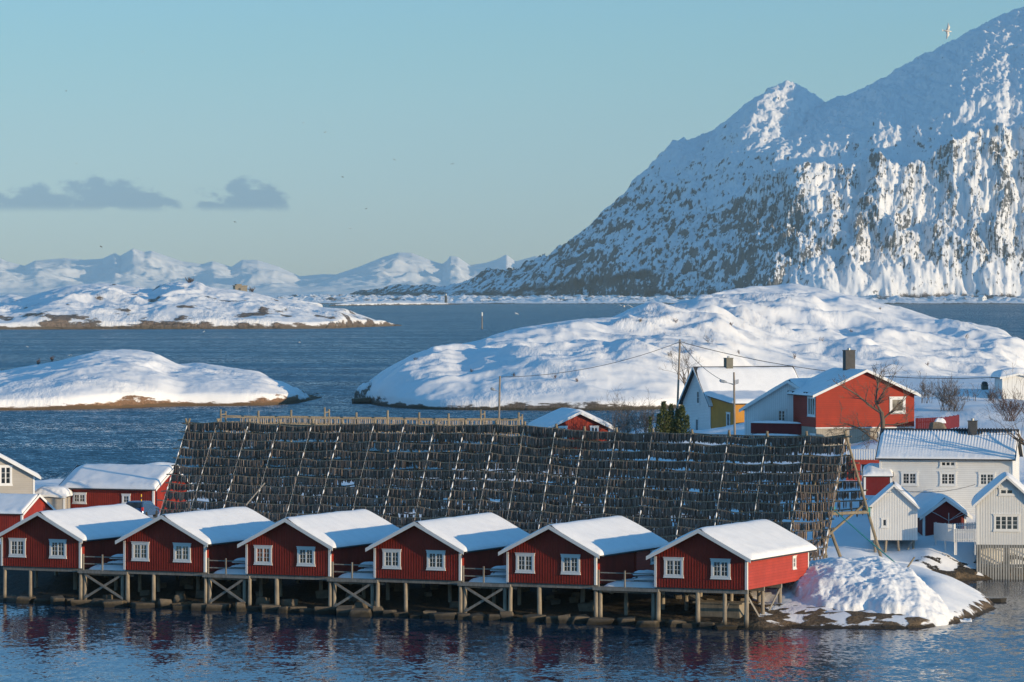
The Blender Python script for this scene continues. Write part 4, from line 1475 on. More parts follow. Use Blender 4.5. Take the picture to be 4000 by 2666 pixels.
def fish_verts(ln, w, yaw, lean=0.0):
    cy, sy = math.cos(yaw), math.sin(yaw)
    vs, fs = [], []
    prof = [(0.0, 0.35), (0.25, 0.85), (0.6, 1.0), (0.88, 0.72), (1.0, 0.35)]
    for (t, k) in prof:
        a_ = w * 0.5 * k
        b_ = w * 0.38 * k
        for (u, v) in ((a_, 0), (0, b_), (-a_, 0), (0, -b_)):
            vs.append((u * cy - v * sy + lean * t, u * sy + v * cy, -t * ln))
    for i in range(len(prof) - 1):
        for k in range(4):
            fs.append((i * 4 + k, i * 4 + (k + 1) % 4, i * 4 + 4 + (k + 1) % 4, i * 4 + 4 + k))
    fs.append((0, 1, 2, 3))
    nlast = (len(prof) - 1) * 4
    fs.append((nlast + 3, nlast + 2, nlast + 1, nlast))
    return vs, fs


# the 300 nearest of the front slope are single fish, the rest one hanging mass
order = sorted(range(len(fishes)), key=lambda i: (fishes[i][4], fishes[i][0].y))
# fish in plain view: near the right end and above the cabin roofs
vis = [i for i in order if fishes[i][4] == 0 and fishes[i][0].z > 3.4 and fishes[i][5] >= 17][:300]
visset = set(vis)
protos = []
for j in range(10):
    vs, fs = fish_verts(rr_.uniform(0.50, 0.66), rr_.uniform(0.10, 0.14), rr_.uniform(-0.5, 0.5), rr_.uniform(-0.02, 0.02))
    mb = MB()
    mb.add(vs, fs)
    protos.append(mb)
meshes = []
for mb in protos:
    me = bpy.data.meshes.new('dried_fish')
    me.from_pydata(mb.v, [], mb.f)
    me.materials.append(M['fish'])
    meshes.append(me)
for i in vis:
    o = bpy.data.objects.new('dried_fish', rr_.choice(meshes))
    COL.objects.link(o)
    o.location = fishes[i][0]
    tag(o, 'dark dried fish hanging from a rail at the right-hand end of the big rack', 'fish', 'dried fish at the right end of the rack')


def fish_mass(name, lst, mat):
    V, Fc = [], []
    for (c_, ln, w, yaw) in lst:
        vs, fs = fish_verts(ln, w, yaw)
        b = len(V)
        V.extend([(c_.x + v[0], c_.y + v[1], c_.z + v[2]) for v in vs])
        Fc.extend([tuple(b + q for q in f) for f in fs])
    me = bpy.data.meshes.new(name)
    me.from_pydata(V, [], Fc)
    me.materials.append(mat)
    o = bpy.data.objects.new(name, me)
    COL.objects.link(o)
    return tag(o, kind='stuff')


fish_mass('hanging_fish', [f[:4] for i, f in enumerate(fishes) if i not in visset], M['fish'])

# rope stays
m = MB()
pa = frames[20][0].lerp(frames[20][1], 0.56)
pb = frames[20][0].lerp(frames[20][2], 0.58)
end = at(3512, 2212, 281.0)
m.tube([pa, pa.lerp(end, 0.5) + Vector((0, 0, -0.05)), end], 0.045, 6)
for p in (pa, pb):
    for z in (-0.1, 0.0, 0.1):
        m.tube([p + Vector((0.16 * math.cos(a), 0.16 * math.sin(a), z)) for a in np.linspace(0, 6.3, 9)], 0.05, 5)
m.tube([pb + Vector((0.1, -0.1, 0)), pb + Vector((0.15, -0.15, -0.5))], 0.03, 5)
tag(m.build('rope', M['rope']), 'teal rope tied to the end frame of the rack and slanting to the snow', 'rope')
m = MB()
m.tube([at(3500, 2212, 281), at(3590, 2180, 281) * 1.0], 0.001, 4)
m = MB()
m.tube([at(3532, 2236, 279), at(3572, 2178, 280)], 0.06, 8)
tag(m.build('stake', M['pole']), 'wooden stake leaning out of the snow mound beside the teal rope', 'stake')
m = MB()
m.tube([at(960, 1975, 300), at(1034, 1888, 303)], 0.05, 6)
tag(m.build('stay_pole', M['plank']), 'pale stay rope rising from behind the second cabin roof to the rack', 'rope')

# ------------------------------------------------------------------ the flat sunlit rack behind
RB = empty('drying_rack', at(1450, 2000, 345), 0, 'smaller flat rack with pale sunlit fish on top rails, behind the big rack', 'fish rack')
rb0 = RB.location.copy()
pl_x = [862, 1009, 1137, 1268, 1392, 1514, 1637, 1752, 1878, 2026]
pale = []
posts = []
for i, px_ in enumerate(pl_x):
    Y = 340 + 9 * i / 9
    topy = [1600, 1605, 1602, 1592, 1612, 1604, 1612, 1616, 1600, 1612][i]
    p = at(px_, topy, Y)
    posts.append(p)
    m = MB()
    w = 0.16 if i in (0, 3, 8) else 0.2
    m.tube([Vector((p.x, p.y, 2.2)) - rb0, p - rb0], [w * 0.6, w * 0.5], 8)
    m.build('post', M['pole'], RB)
for r, dy in enumerate((22, 46, 70)):
    m = MB()
    ln = []
    for i, px_ in enumerate(pl_x):
        Y = posts[i].y
        ln.append(at(px_, 1608 + dy + 14 * i / 9 + rr_.uniform(-2, 2), Y) + Vector((0, -0.1, 0)))
    m.tube([q - rb0 for q in ln], 0.055, 6)
    m.build('rail', M['pole'], RB)
    for i in range(len(ln) - 1):
        p, q = ln[i], ln[i + 1]
        n = int((q - p).length / 0.17)
        for j in range(n):
            t = (j + 0.5 + rr_.uniform(-0.2, 0.2)) / n
            if r == 0 and i == 0 and t < 0.5:
                continue
            if rr_.random() < 0.06:
                continue
            pale.append((p.lerp(q, t) + Vector((0, rr_.choice((-0.09, 0.08)), 0)), rr_.uniform(0.40, 0.56), rr_.uniform(0.09, 0.13), rr_.uniform(-0.5, 0.5)))
        # a second, deeper line of rails behind
        for j in range(n):
            if rr_.random() < 0.3:
                pale.append((p.lerp(q, (j + rr_.random()) / n) + Vector((0.3, 1.6, 0.05)), rr_.uniform(0.4, 0.55), 0.11, rr_.uniform(-0.5, 0.5)))
    m = MB()
    m.tube([q - rb0 + Vector((0.3, 1.6, 0.05)) for q in ln], 0.055, 6)
    m.build('rail', M['pole'], RB)
for i in (0, 3, 8, 9):
    m = MB()
    p = posts[i]
    m.tube([p - rb0 + Vector((0, -0.1, -0.45)), p - rb0 + Vector((0.3, 1.7, -0.42))], 0.06, 6)
    m.tube([Vector((p.x + 0.3, p.y + 1.6, 2.2)) - rb0, p - rb0 + Vector((0.3, 1.6, -0.2))], 0.09, 6)
    m.build('post', M['pole'], RB)
pale_v = sorted(pale, key=lambda f: (f[0].y > 350.5, -f[0].z))[:300]
pid = set(id(f) for f in pale_v)
pmesh = []
for j in range(8):
    vs, fs = fish_verts(rr_.uniform(0.42, 0.56), rr_.uniform(0.095, 0.13), rr_.uniform(-0.5, 0.5))
    me = bpy.data.meshes.new('pale_fish')
    me.from_pydata(vs, [], fs)
    me.materials.append(M['fish_pale'])
    pmesh.append(me)
for f in pale_v:
    o = bpy.data.objects.new('pale_fish', rr_.choice(pmesh))
    COL.objects.link(o)
    o.location = f[0]
    tag(o, 'pale sunlit fish hanging on the smaller rack behind the big one', 'fish', 'pale fish on the rear rack')
fish_mass('hanging_pale_fish', [f for f in pale if id(f) not in pid], M['fish_pale'])

# ------------------------------------------------------------------ other buildings
def chimney(root, x, y, z0, z1, w=0.6, d=0.6, mat='slate', cap='steel', hood=False):
    m = MB()
    m.box(x - w / 2, x + w / 2, y - d / 2, y + d / 2, z0, z1)
    m.box(x - w / 2 - 0.05, x + w / 2 + 0.05, y - d / 2 - 0.05, y + d / 2 + 0.05, z1 + 0.001, z1 + 0.06)
    o = m.build('chimney', M[mat], root)
    c = MB()
    if hood:
        c.tube([(x - w * 0.55, y, z1 + 0.14), (x + w * 0.55, y, z1 + 0.14)], w * 0.42, 10)
    else:
        c.tube([(x, y, z1 + 0.061), (x, y, z1 + 0.24)], 0.14, 10)
    c.build('cowl', M[cap], o)
    return o


def eave_loc(px_, Y, z):
    return Vector(((px_ - 2000) * Y / F, Y, z))


# long red house at left: eaves face the camera
TH = R_(-21)
L_, W_ = 8.6, 6.6
# left front corner of wall at px 240
p0 = eave_loc(248, 352.5, 3.0)
u = Vector((math.cos(TH), math.sin(TH), 0))
nf = Vector((math.sin(TH), -math.cos(TH), 0))
root = house('red_boathouse', 'long dark red house with thick snow roof behind the leftmost cabins, eaves towards the water', 'house', p0 - nf * (W_ / 2), TH - R_(90), W_, L_, 2.25, 1.55, ov=0.4, ovf=0.4,
             wall='red', snow=0.32, seed=11, batten='rb', below=0.6)
add_win(root, W_, L_, 'r', 1.55, 1.25, 1.28, 0.92, cols=2, sub=(2, 2), casing=0.13)
add_win(root, W_, L_, 'r', 6.0, 1.25, 0.78, 0.86, cols=1, sub=(2, 2), casing=0.13)
gutter(root, W_, L_, 2.25, 1.55, 0.4, 1)

# grey house with white barge boards at the left edge
Y = 346
root = house('grey_house', 'grey clapboard house with white window at the left edge', 'house', eave_loc(-73, Y, 3.0), R_(14), 9.0, 8.0, 3.45, 2.5, ov=0.5, ovf=0.45, wall='grey_lap', snow=0.18, seed=12,
             below=0.6, barge=0.22)
add_win(root, 9.0, 9, 'f', 2.05, 3.45, 1.1, 1.7, cols=2, sub=(1, 3), casing=0.14)
# grey annex with nearly flat snowy roof
root = house('grey_annex', 'low grey annex with snow-laden roof between the grey house and the long red house', 'annex', eave_loc(192, 350, 3.0), R_(-6), 2.7, 3.0, 1.42, 0.12, ov=0.2, ovf=0.3, wall='grey_lap',
             snow=0.7, seed=13, below=0.6, barge=0.16)
# low red shed, bottom left
TH2 = R_(-20)
u2 = Vector((math.cos(TH2), math.sin(TH2), 0))
nf2 = Vector((math.sin(TH2), -math.cos(TH2), 0))
p0 = eave_loc(-190, 322, 2.7)
root = house('red_shed', 'low red shed with thin wind-scoured snow on its roof at the left edge', 'shed', p0 - nf2 * 2.6, TH2 - R_(90), 5.2, 6.2, 2.0, 1.25, ov=0.25, ovf=0.2, wall='red', snow=0.16, seed=14,
             batten='r', below=0.8)
# snowed-over shed behind the long red house
root = house('snowed_shed', 'small shed buried in blue-shadowed snow behind the long red house', 'shed', eave_loc(612, 392, 2.6), R_(-6), 3.0, 3.0, 2.3, 0.25, ov=0.15, ovf=0.15, wall='greyboard', snow=0.38, seed=15,
             below=1)

# small red house beyond the rack
root = house('red_house', 'small red gabled house with two white windows behind the rack, below the snowy hill', 'house', eave_loc(2262, 418, 4.2), R_(12), 6.4, 7.5, 3.95, 1.5, ov=0.45, ovf=0.5, wall='red', snow=0.36, seed=16,
             batten='f', below=1.0, barge=0.26)
add_win(root, 6.4, 7.5, 'f', -1.7, 3.45, 0.9, 1.25, cols=2, sub=(1, 2), casing=0.14)
add_win(root, 6.4, 7.5, 'f', 1.6, 3.45, 0.9, 1.25, cols=2, sub=(1, 2), casing=0.14)

# tall white house with ochre extension: left gable faces the camera obliquely
THW = R_(20)
uw = Vector((math.cos(THW), math.sin(THW), 0))
nw = Vector((math.sin(THW), -math.cos(THW), 0))
Yw = 430.0
gc = at(2722, 1700, Yw)
zb = 6.3
zr = CH + (YH - 1437) * Yw / F
ze = CH + (YH - 1568) * Yw / F
WW = 7.4
rt = THW - R_(90)
root = house('white_house', 'tall white clapboard house with ochre extension and snow-covered steep roof', 'house', Vector((gc.x, Yw, zb)), rt, WW, 10.6, ze - zb, zr - ze, ov=0.5, ovf=0.45, wall='white_lap', snow=0.24,
             seed=17, below=1.5, barge=0.26)
add_win(root, WW, 10.6, 'f', 0.4, 4.6, 0.85, 1.5, cols=1, sub=(1, 2), casing=0.12)
add_win(root, WW, 10.6, 'f', 0.1, 1.7, 0.95, 1.5, cols=1, sub=(2, 1), casing=0.12)
chimney(root, 0.0, 3.6, zr - zb - 0.2, zr - zb + 0.95, 0.75, 0.75, 'zinc')
# ochre extension against the front eaves: local +x is towards the camera
e = MB()
hx0, hx1 = WW / 2 + 0.001, WW / 2 + 6.1
hy0, hy1 = 0.04, 6.2
e1, e0_ = ze - zb + 0.55, ze - zb - 0.05
e.add([(hx0, hy0, -1.4), (hx1, hy0, -1.4), (hx1, hy1, -1.4), (hx0, hy1, -1.4), (hx0, hy0, e1), (hx1, hy0, e0_), (hx1, hy1, e0_), (hx0, hy1, e1)],
      [(3, 2, 1, 0), (4, 5, 6, 7), (0, 1, 5, 4), (1, 2, 6, 5), (2, 3, 7, 6), (3, 0, 4, 7)])
xo = e.build('extension', M['ochre'], root)
window(xo, (hx0 + 4.7, hy0, 2.5), (1, 0, 0), (0, -1, 0), 0.95, 1.5, cols=1, sub=(1, 1), casing=0.12)
window(xo, (hx1, hy0 + 4.2, 2.5), (0, 1, 0), (1, 0, 0), 0.95, 1.5, cols=1, sub=(1, 1), casing=0.12)
r = MB()
nx, ny = 26, 22
X_, Y_ = np.meshgrid(np.linspace(hx0 - 1.2, hx1 + 0.35, nx), np.linspace(hy0 - 0.35, hy1 + 0.35, ny))
f_ = (X_ - hx0) / (hx1 - hx0)
dd_ = np.minimum(hx1 + 0.35 - X_, np.minimum(Y_ - hy0 + 0.35, hy1 + 0.35 - Y_))
th_ = 0.42 * np.sqrt(np.clip(1 - (1 - np.clip(dd_ / 0.5, 0, 1)) ** 2, 0, 1)) * (1 + 0.2 * fbm(X_ / 1.5, Y_ / 1.5, 3, 77))
Z_ = e1 + (e0_ - e1) * f_ + 0.10 + th_
r.grid(np.stack([X_, Y_, Z_], -1))
r.build('extension_snow', M['snow'], xo, smooth=True)
r = MB()
r.add([(hx0, hy0 - 0.33, e1 + 0.01), (hx1 + 0.33, hy0 - 0.33, e0_ - 0.03), (hx1 + 0.33, hy1 + 0.33, e0_ - 0.03), (hx0, hy1 + 0.33, e1 + 0.01),
       (hx0, hy0 - 0.33, e1 + 0.11), (hx1 + 0.33, hy0 - 0.33, e0_ + 0.08), (hx1 + 0.33, hy1 + 0.33, e0_ + 0.08), (hx0, hy1 + 0.33, e1 + 0.11)],
      [(3, 2, 1, 0), (4, 5, 6, 7), (0, 1, 5, 4), (1, 2, 6, 5), (2, 3, 7, 6), (3, 0, 4, 7)])
r.build('extension_roof', M['roof'], xo)

# white gabled house with the red balcony
Yv = 376.0
zb = 6.6
zr = CH + (YH - 1490) * Yv / F
ze = CH + (YH - 1605) * Yv / F + 0.15
WV = 9.1
root = house('white_house', 'white gabled house in shade with dark red balcony, left of the big red house', 'house', Vector((at(3083, 1700, Yv).x, Yv, zb)), R_(-30), WV, 8, ze - zb, zr - ze, ov=0.4, ovf=0.4,
             wall='white_board', snow=0.32, seed=18, below=1.5, barge=0.28)
add_win(root, WV, 8, 'f', -0.75, 4.0, 0.85, 1.15, cols=2, sub=(1, 3), casing=0.1)
add_win(root, WV, 8, 'f', -1.3, 1.3, 0.85, 1.0, cols=2, sub=(1, 3), casing=0.1)
b = MB()
b.box(-3.0, 2.1, -1.7, -0.02, 2.22, 2.36)
bo = b.build('balcony', M['deep_red'], root)
b = MB()
b.box(-3.0, 2.1, -1.76, -1.70, 2.40, 3.35)
b.box(-3.06, -3.00, -1.76, -0.05, 2.40, 3.35)
b.build('balustrade', M['deep_red'], bo)
b = MB()
blob_snow(b, -3.1, 2.15, -1.86, -1.6, 3.36, 0.2, 5)
blob_snow(b, -3.0, 2.15, -2.0, -1.72, 2.24, 0.15, 6)
b.build('balcony_snow', M['snow'], bo, smooth=True)
for x in (-2.8, -1.4, 0.0):
    b = MB()
    b.box(x - 0.13, x + 0.13, -1.6, -1.35, -1.0, 2.218)
    b.build('balcony_post', M['greyboard'], bo)

# the big bright red house
Yr = 370.0
zb = CH + (YH - 1669) * Yr / F
zr = CH + (YH - 1449) * Yr / F
ze = CH + (YH - 1540) * Yr / F
WR, LR = 9.3, 8.6
cr = at(3380, 1669, Yr)
root = house('red_house', 'big bright red gabled house with bare tree in front and grey-boarded basement', 'house', Vector((cr.x, Yr, zb)), R_(13), WR, LR, ze - zb, zr - ze, ov=0.45, ovf=0.5, wall='bright_red', snow=0.16, seed=19,
             barge=0.22, corners=False)
b = MB()
b.box(-WR / 2 + 0.05, WR / 2 - 0.05, 0.05, LR - 0.05, -3.6, -0.004)
b.build('basement', M['beige'], root)
b = MB()
b.box(-WR / 2 - 0.06, WR / 2 + 0.06, -0.1, 0.06, -0.10, 0.0)
b.build('sill_board', M['white'], root)
add_win(root, WR, LR, 'f', 3.05, 1.95, 1.5, 1.5, cols=1, sub=(1, 1), casing=0.2, mat=M['glass_pale'])
add_win(root, WR, LR, 'l', 1.3, 1.85, 2.3, 1.8, cols=3, sub=(1, 1), casing=0.14, mat=M['glass_pale'])
add_win(root, WR - 0.1, LR, 'f', 1.6, -0.75, 0.7, 0.55, cols=1, sub=(1, 1), casing=0.1)
add_win(root, WR - 0.1, LR, 'l', 1.0, -1.3, 1.6, 1.4, cols=2, sub=(1, 1), casing=0.1)
chimney(root, -0.2, 4.2, zr - zb - 0.2, zr - zb + 1.75, 0.9, 0.9, 'slate')
b = MB()
for i in range(10):
    x = -WR / 2 - 0.4 + rr_.uniform(-0.05, 0.3)
    b.box(x, x + 0.4, 0.5 + i * 0.85, 0.9 + i * 0.85, ze - zb - 0.15, ze - zb + 0.16)
b.build('eave_tile', M['roof'], root)

# white longhouse, eaves to the camera
THL = R_(-12)
YL = 329.0
pL = at(3436, 1960, YL)
zb = 4.4
ze = CH + (YH - 1786) * (YL - 0.3) / F + 0.1
zr = CH + (YH - 1680) * (YL + 3) / F
uL = Vector((math.cos(THL), math.sin(THL), 0))
nL = Vector((math.sin(THL), -math.cos(THL), 0))
WL, LL = 6.4, 10.6
root = house('white_longhouse', 'long white clapboard house with snow-dusted corrugated roof and dark chimney on the right', 'house', Vector((pL.x, YL, zb)) - nL * (WL / 2), THL - R_(90), WL, LL, ze - zb, zr - ze, ov=0.45, ovf=0.3,
             wall='white_lap', snow=0.10, seed=20, below=1.8, barge=0.2, corr=0.02)
HL = ze - zb
for uu in (1.05 + 1.35, 1.05 + 4.45, 1.05 + 7.55):
    add_win(root, WL, LL, 'r', uu, HL - 1.82, 1.32, 1.12, cols=2, sub=(2, 3), casing=0.13)
add_win(root, WL, LL, 'r', 5.5, HL - 0.62, 1.32, 0.58, cols=3, sub=(1, 1), casing=0.12)
chimney(root, 0.5, 7.2, zr - zb - 0.6, zr - zb + 0.75, 0.75, 0.7, 'slate')
gutter(root, WL, LL, HL, zr - ze, 0.45, 1)
b = MB()
for i in range(46):
    y = i * 0.23 - 0.1
    sl_ = (zr - ze) / (WL / 2)
    x0_, x1_ = 0.08, 0.32 + (0.5 if 26 < i < 36 else 0.25 * (i > 33)) * rr_.uniform(0.6, 1.2)
    if i > 24:
        b.bar((x0_, y, HL + zr - ze - x0_ * sl_ + 0.22), (x1_, y, HL + zr - ze - x1_ * sl_ + 0.22), 0.12, 0.06)
b.build('bare_tiles', M['roof'], root)

# white shed on short piles
Ys_ = 316.0
cs = at(3492, 2111, Ys_)
root = house('white_shed', 'small white boarded shed on timber piles, half in shadow, right of the rack', 'shed', Vector((cs.x, Ys_, cs.z)), R_(-5), 3.55, 5.0, 2.58, 1.62, ov=0.22, ovf=0.25, wall='white_board', snow=0.24, seed=22,
             batten='f', barge=0.18)
add_win(root, 3.55, 5, 'f', -0.72, 1.35, 0.5, 0.75, cols=1, sub=(1, 1), casing=0.11, head=False)
for (x, y) in ((-1.5, 0.2), (-0.6, 0.25), (0.3, 0.2), (1.5, 0.25), (1.55, 3.0), (-1.5, 3.0)):
    b = MB()
    b.tube([(x + rr_.uniform(-0.25, 0.25), y, -2.6), (x, y, -0.004)], 0.11, 8)
    b.build('stilt', M['pile'], root)
b = MB()
b.bar((-1.4, 0.1, -0.1), (-0.4, 0.1, -1.7), 0.08, 0.14)
b.bar((0.5, 0.1, -1.7), (1.4, 0.1, -0.1), 0.08, 0.14)
b.build('brace', M['plank'], root)

# dark red shed under deep snow
Yt = 322.0
ct = at(3690, 2112, Yt)
root = house('red_shed', 'dark red shed under deep snow with white corner boards, between white shed and white boathouse', 'shed', Vector((ct.x, Yt, ct.z)), R_(13), 3.5, 5.0, 2.05, 1.2, ov=0.42, ovf=0.35, wall='deep_red', snow=0.5,
             seed=23, below=0.9, barge=0.26)

# white gabled boathouse with slatted skirt standing in the water
Yg = 313.0
cg = at(3932, 2129, Yg)
zr = CH + (YH - 1862) * Yg / F
ze = CH + (YH - 1966) * Yg / F
WG, LG = 4.55, 6.0
root = house('white_boathouse', 'white board-and-batten gabled boathouse on a grey slatted skirt at the right edge', 'boathouse', Vector((cg.x, Yg, cg.z)), R_(-6), WG, LG, ze - cg.z - 0.05, zr - ze, ov=0.32, ovf=0.4, wall='white_board', snow=0.3,
             seed=24, batten='f', barge=0.2)
add_win(root, WG, LG, 'f', 0.0, 1.68, 1.95, 1.28, cols=4, sub=(1, 3), casing=0.12)
add_win(root, WG, LG, 'f', 0.0, 4.05, 1.15, 0.55, cols=2, sub=(1, 1), casing=0.1)
b = MB()
i = 0
x = -WG / 2
while x < WG / 2:
    b.box(x, x + 0.135, -0.02, 0.04, -2.9, -0.005)
    x += 0.2
x = 0
while x < LG:
    b.box(-WG / 2 - 0.02, -WG / 2 + 0.04, x + 0.05, x + 0.185, -2.9, -0.005)
    x += 0.2
b.build('slatted_skirt', M['greyboard'], root)
b = MB()
b.box(-WG / 2 + 0.05, WG / 2 - 0.05, 0.06, 0.16, -0.25, -0.006)
b.box(-WG / 2 + 0.05, WG / 2 - 0.05, 0.06, 0.16, -1.7, -1.5)
b.build('skirt_beam', M['plank'], root)
for x in (-2.1, 0, 2.1):
    for y in (0.6, 4.0):
        b = MB()
        b.tube([(x, y, -3.2), (x, y, -0.26)], 0.13, 8)
        b.build('stilt', M['pile'], root)

# little shed and terrace left of the longhouse, and the red base wall
root = house('red_shed', 'tiny dark red shed with snow roof tucked left of the white longhouse', 'shed', at(3372, 1893, 330), R_(-92), 3.0, 2.2, 0.75, 0.75, ov=0.15, ovf=0.15, wall='deep_red', snow=0.25, seed=25, below=0.8)
root = empty('terrace', at(3380, 1812, 342), R_(-8), 'white slatted terrace railing above a red wall, left of the longhouse', 'terrace')
b = MB()
b.box(-1.6, 1.3, 0, 1.5, -2.0, 0.3)
b.build('base_wall', M['red_lap'], root)
b = MB()
for i in range(14):
    b.box(-1.6 + i * 0.21, -1.48 + i * 0.21, -0.06, -0.01, 0.32, 1.2)
b.box(-1.6, 1.3, -0.01, 0.03, 1.1, 1.2)
b.box(-1.6, 1.3, -0.01, 0.03, 0.36, 0.44)
b.build('railing', M['white'], root)

# white picket fence beside the red shed
def picket(name, label, p, q, z0, h, mat, sp=0.13, w=0.085):
    p, q = Vector(p), Vector(q)
    d = (q - p)
    L = d.length
    d.normalize()
    root = empty(name, p, math.atan2(d.y, d.x), label, 'fence')
    b = MB()
    x = 0
    zz = (q.z - p.z) / L
    while x < L:
        b.box(x, x + w, -0.012, 0.012, zz * x + z0, zz * x + z0 + h)
        x += sp
    b.build('pickets', M[mat], root)
    b = MB()
    for k in (0.2, 0.75):
        b.bar((0, 0.035, z0 + h * k), (L, 0.035, z0 + h * k + zz * L), 0.04, 0.09)
    b.build('rail', M[mat], root)
    x = 0.1
    while x < L:
        b = MB()
        b.box(x, x + 0.09, 0.056, 0.146, zz * x + z0 - 1.0, zz * x + z0 + h + 0.03)
        b.build('post', M[mat], root)
        x += max(1.2, (L - 0.2) / max(1, round((L - 0.2) / 2.0)) - 0.001)
    return root


picket('picket_fence', 'white picket fence turning away from the dark red shed', at(3648, 2110, 317), at(3726, 2118, 313.5), 0, 1.35, 'white')
picket('picket_fence', 'white picket fence panel reaching the boathouse wall', at(3728, 2118, 313.5), at(3812, 2118, 313.2), 0, 1.0, 'white')
picket('picket_fence', 'far white picket fence in front of the dark red shed', at(3680, 2085, 320), at(3815, 2078, 320), 0, 0.75, 'white')
picket('board_fence', 'dark red board fence with snow on top, right of the big red house', at(3576, 1700, 366), at(3680, 1696, 366), 0, 1.5, 'deep_red', 0.16, 0.15)
picket('board_fence', 'far end of the dark red board fence dipping into the snow', at(3682, 1680, 368), at(3746, 1668, 376), 0, 1.1, 'deep_red', 0.16, 0.15)

# buried house roof with chimney, and the shed at the right edge
root = house('snowed_house', 'house buried to its eaves in snow with only a square chimney showing', 'house', at(3720, 1580, 430), R_(-80), 6.0, 6.8, 0.5, 0.55, ov=0.3, ovf=0.2, wall='deep_red', snow=0.5, seed=26, below=1.5)
chimney(root, 0.4, 3.4, 0.6, 2.0, 0.6, 0.6, 'zinc', 'roof', hood=True)
root = house('cream_shed', 'cream shed under a thick snow cap at the right edge', 'shed', at(3978, 1555, 425), R_(8), 3.4, 3.0, 2.1, 0.35, ov=0.35, ovf=0.35, wall='white_board', snow=0.6, seed=27, below=1.5)

# far things: ruined hut on the far island, beacon, tiny white house on the far shore, sea mark
root = empty('stone_hut', at(938, 1140, 2640), 0.3, 'ruined brown stone hut on top of the far island', 'hut')
b = MB()
b.box(-4, 4, -3, 3, -2.5, 3.6)
b.box(-4.4, 4.4, -3.4, 3.4, 3.602, 4.0)
b.box(-3, 0.5, -2.4, 2.4, 4.002, 4.9)
b.build('wall', M['concrete'], root)
b = MB()
b.box(-1.8, -0.3, -3.06, -2.98, 0.6, 2.2)
b.build('opening', M['roof'], root)
root = empty('beacon', at(1742, 1187, 7080), 0, 'small grey beacon tower on the low skerry', 'beacon')
b = MB()
b.tube([(0, 0, -2), (0, 0, 10), (0, 0, 14)], [2.6, 2.2, 1.9], 10)
b.build('tower', M['slate'], root)
b = MB()
b.tube([(0, 0, 14.01), (0, 0, 16.5), (0, 0, 17.2)], [1.5, 1.5, 0.3], 10)
b.build('lantern', M['white'], root)
root = house('white_house', 'tiny lone white house on the far shore below the mountain', 'house', at(3846, 1174, 7390), R_(30), 9, 13, 5.5, 4.0, ov=0.5, ovf=0.5, wall='white', snow=0.3, seed=28, below=6, corners=False)
for x in (-2, 2):
    add_win(root, 9, 13, 'f', x, 3, 1.6, 2.0, cols=1, sub=(1, 1), casing=0.2)
Ym_ = F * CH / (1286 - YH)
root = empty('sea_mark', Vector(((1883 - 2000) * Ym_ / F, Ym_, 0)), 0, 'slender sea mark pole standing in open water with a white top', 'sea mark')
b = MB()
b.tube([(0, 0, -2), (0, 0, 3.0), (0, 0, 7.6)], [0.42, 0.36, 0.28], 8)
b.build('pole', M['upole'], root)
b = MB()
b.tube([(0, 0, 7.61), (0, 0, 9.6), (0, 0, 10.0)], [0.5, 0.5, 0.1], 8)
b.build('topmark', M['white'], root)
for i, px_ in enumerate((1432, 1429)):
    pass

# ------------------------------------------------------------------ poles and wires
P1 = (at(2642, 1600, 440), at(2656, 1327, 440))
P2 = (at(1946, 1640, 420), at(1953, 1470, 420))
P3 = (at(2872, 1730, 398), at(2867, 1455, 398))


def upole(label, a, b, r=0.115):
    root = empty('utility_pole', Vector((b.x, b.y, a.z - 3)), 0, label, 'pole')
    o = root.location
    m = MB()
    m.tube([(a.x - b.x, 0, 0), (0, 0, b.z - o.z)], [r * 1.15, r * 0.85], 8)
    m.build('pole', M['upole'], root)
    return root, b.z - o.z


r1, h1 = upole('tallest wooden utility pole, beside the conifer clump, left of the white house', *P1)
m = MB()
m.tube([(-0.15, -0.15, h1 - 0.2), (0.55, -0.15, h1 - 0.35)], 0.06, 6)
m.build('cross_arm', M['steel'], r1)
r2, h2 = upole('wooden utility pole with a lamp arm standing behind the rear fish rack', *P2)


def lamp_arm(root, z, dx):
    m = MB()
    s = 1 if dx > 0 else -1
    m.tube([(0, -0.12, z), (dx * 0.6, -0.15, z + 0.12), (dx, -0.15, z + 0.16)], 0.035, 6)
    m.build('lamp_arm', M['steel'], root)
    m = MB()
    m.tube([(dx * 0.75, -0.15, z + 0.2), (dx * 1.0, -0.15, z + 0.24), (dx * 1.35, -0.15, z + 0.32), (dx * 1.5, -0.15, z + 0.36)], [0.07, 0.15, 0.16, 0.06], 8)
    m.build('lamp_head', M['steel'], root)


lamp_arm(r2, h2 - 1.6, -0.65)
r3, h3 = upole('street lamp pole with lamp arm pointing left in front of the ochre extension', *P3)
lamp_arm(r3, h3 - 1.15, -0.95)
m = MB()
for a in range(4):
    m.tube([(0.12, -0.15, h3 - 0.8 - 0.12 * a), (0.45, -0.2, h3 - 0.72 - 0.1 * a)], 0.035, 6)
m.build('bracket', M['steel'], r3)


def wire(label, a, b, sag, r=0.028):
    m = MB()
    n = 18
    pts = []
    for i in range(n + 1):
        t = i / n
        p = a.lerp(b, t)
        p.z -= sag * 4 * t * (1 - t)
        pts.append(p)
    m.tube(pts, r, 5)
    tag(m.build('power_line', M['wire']), label, 'power line')


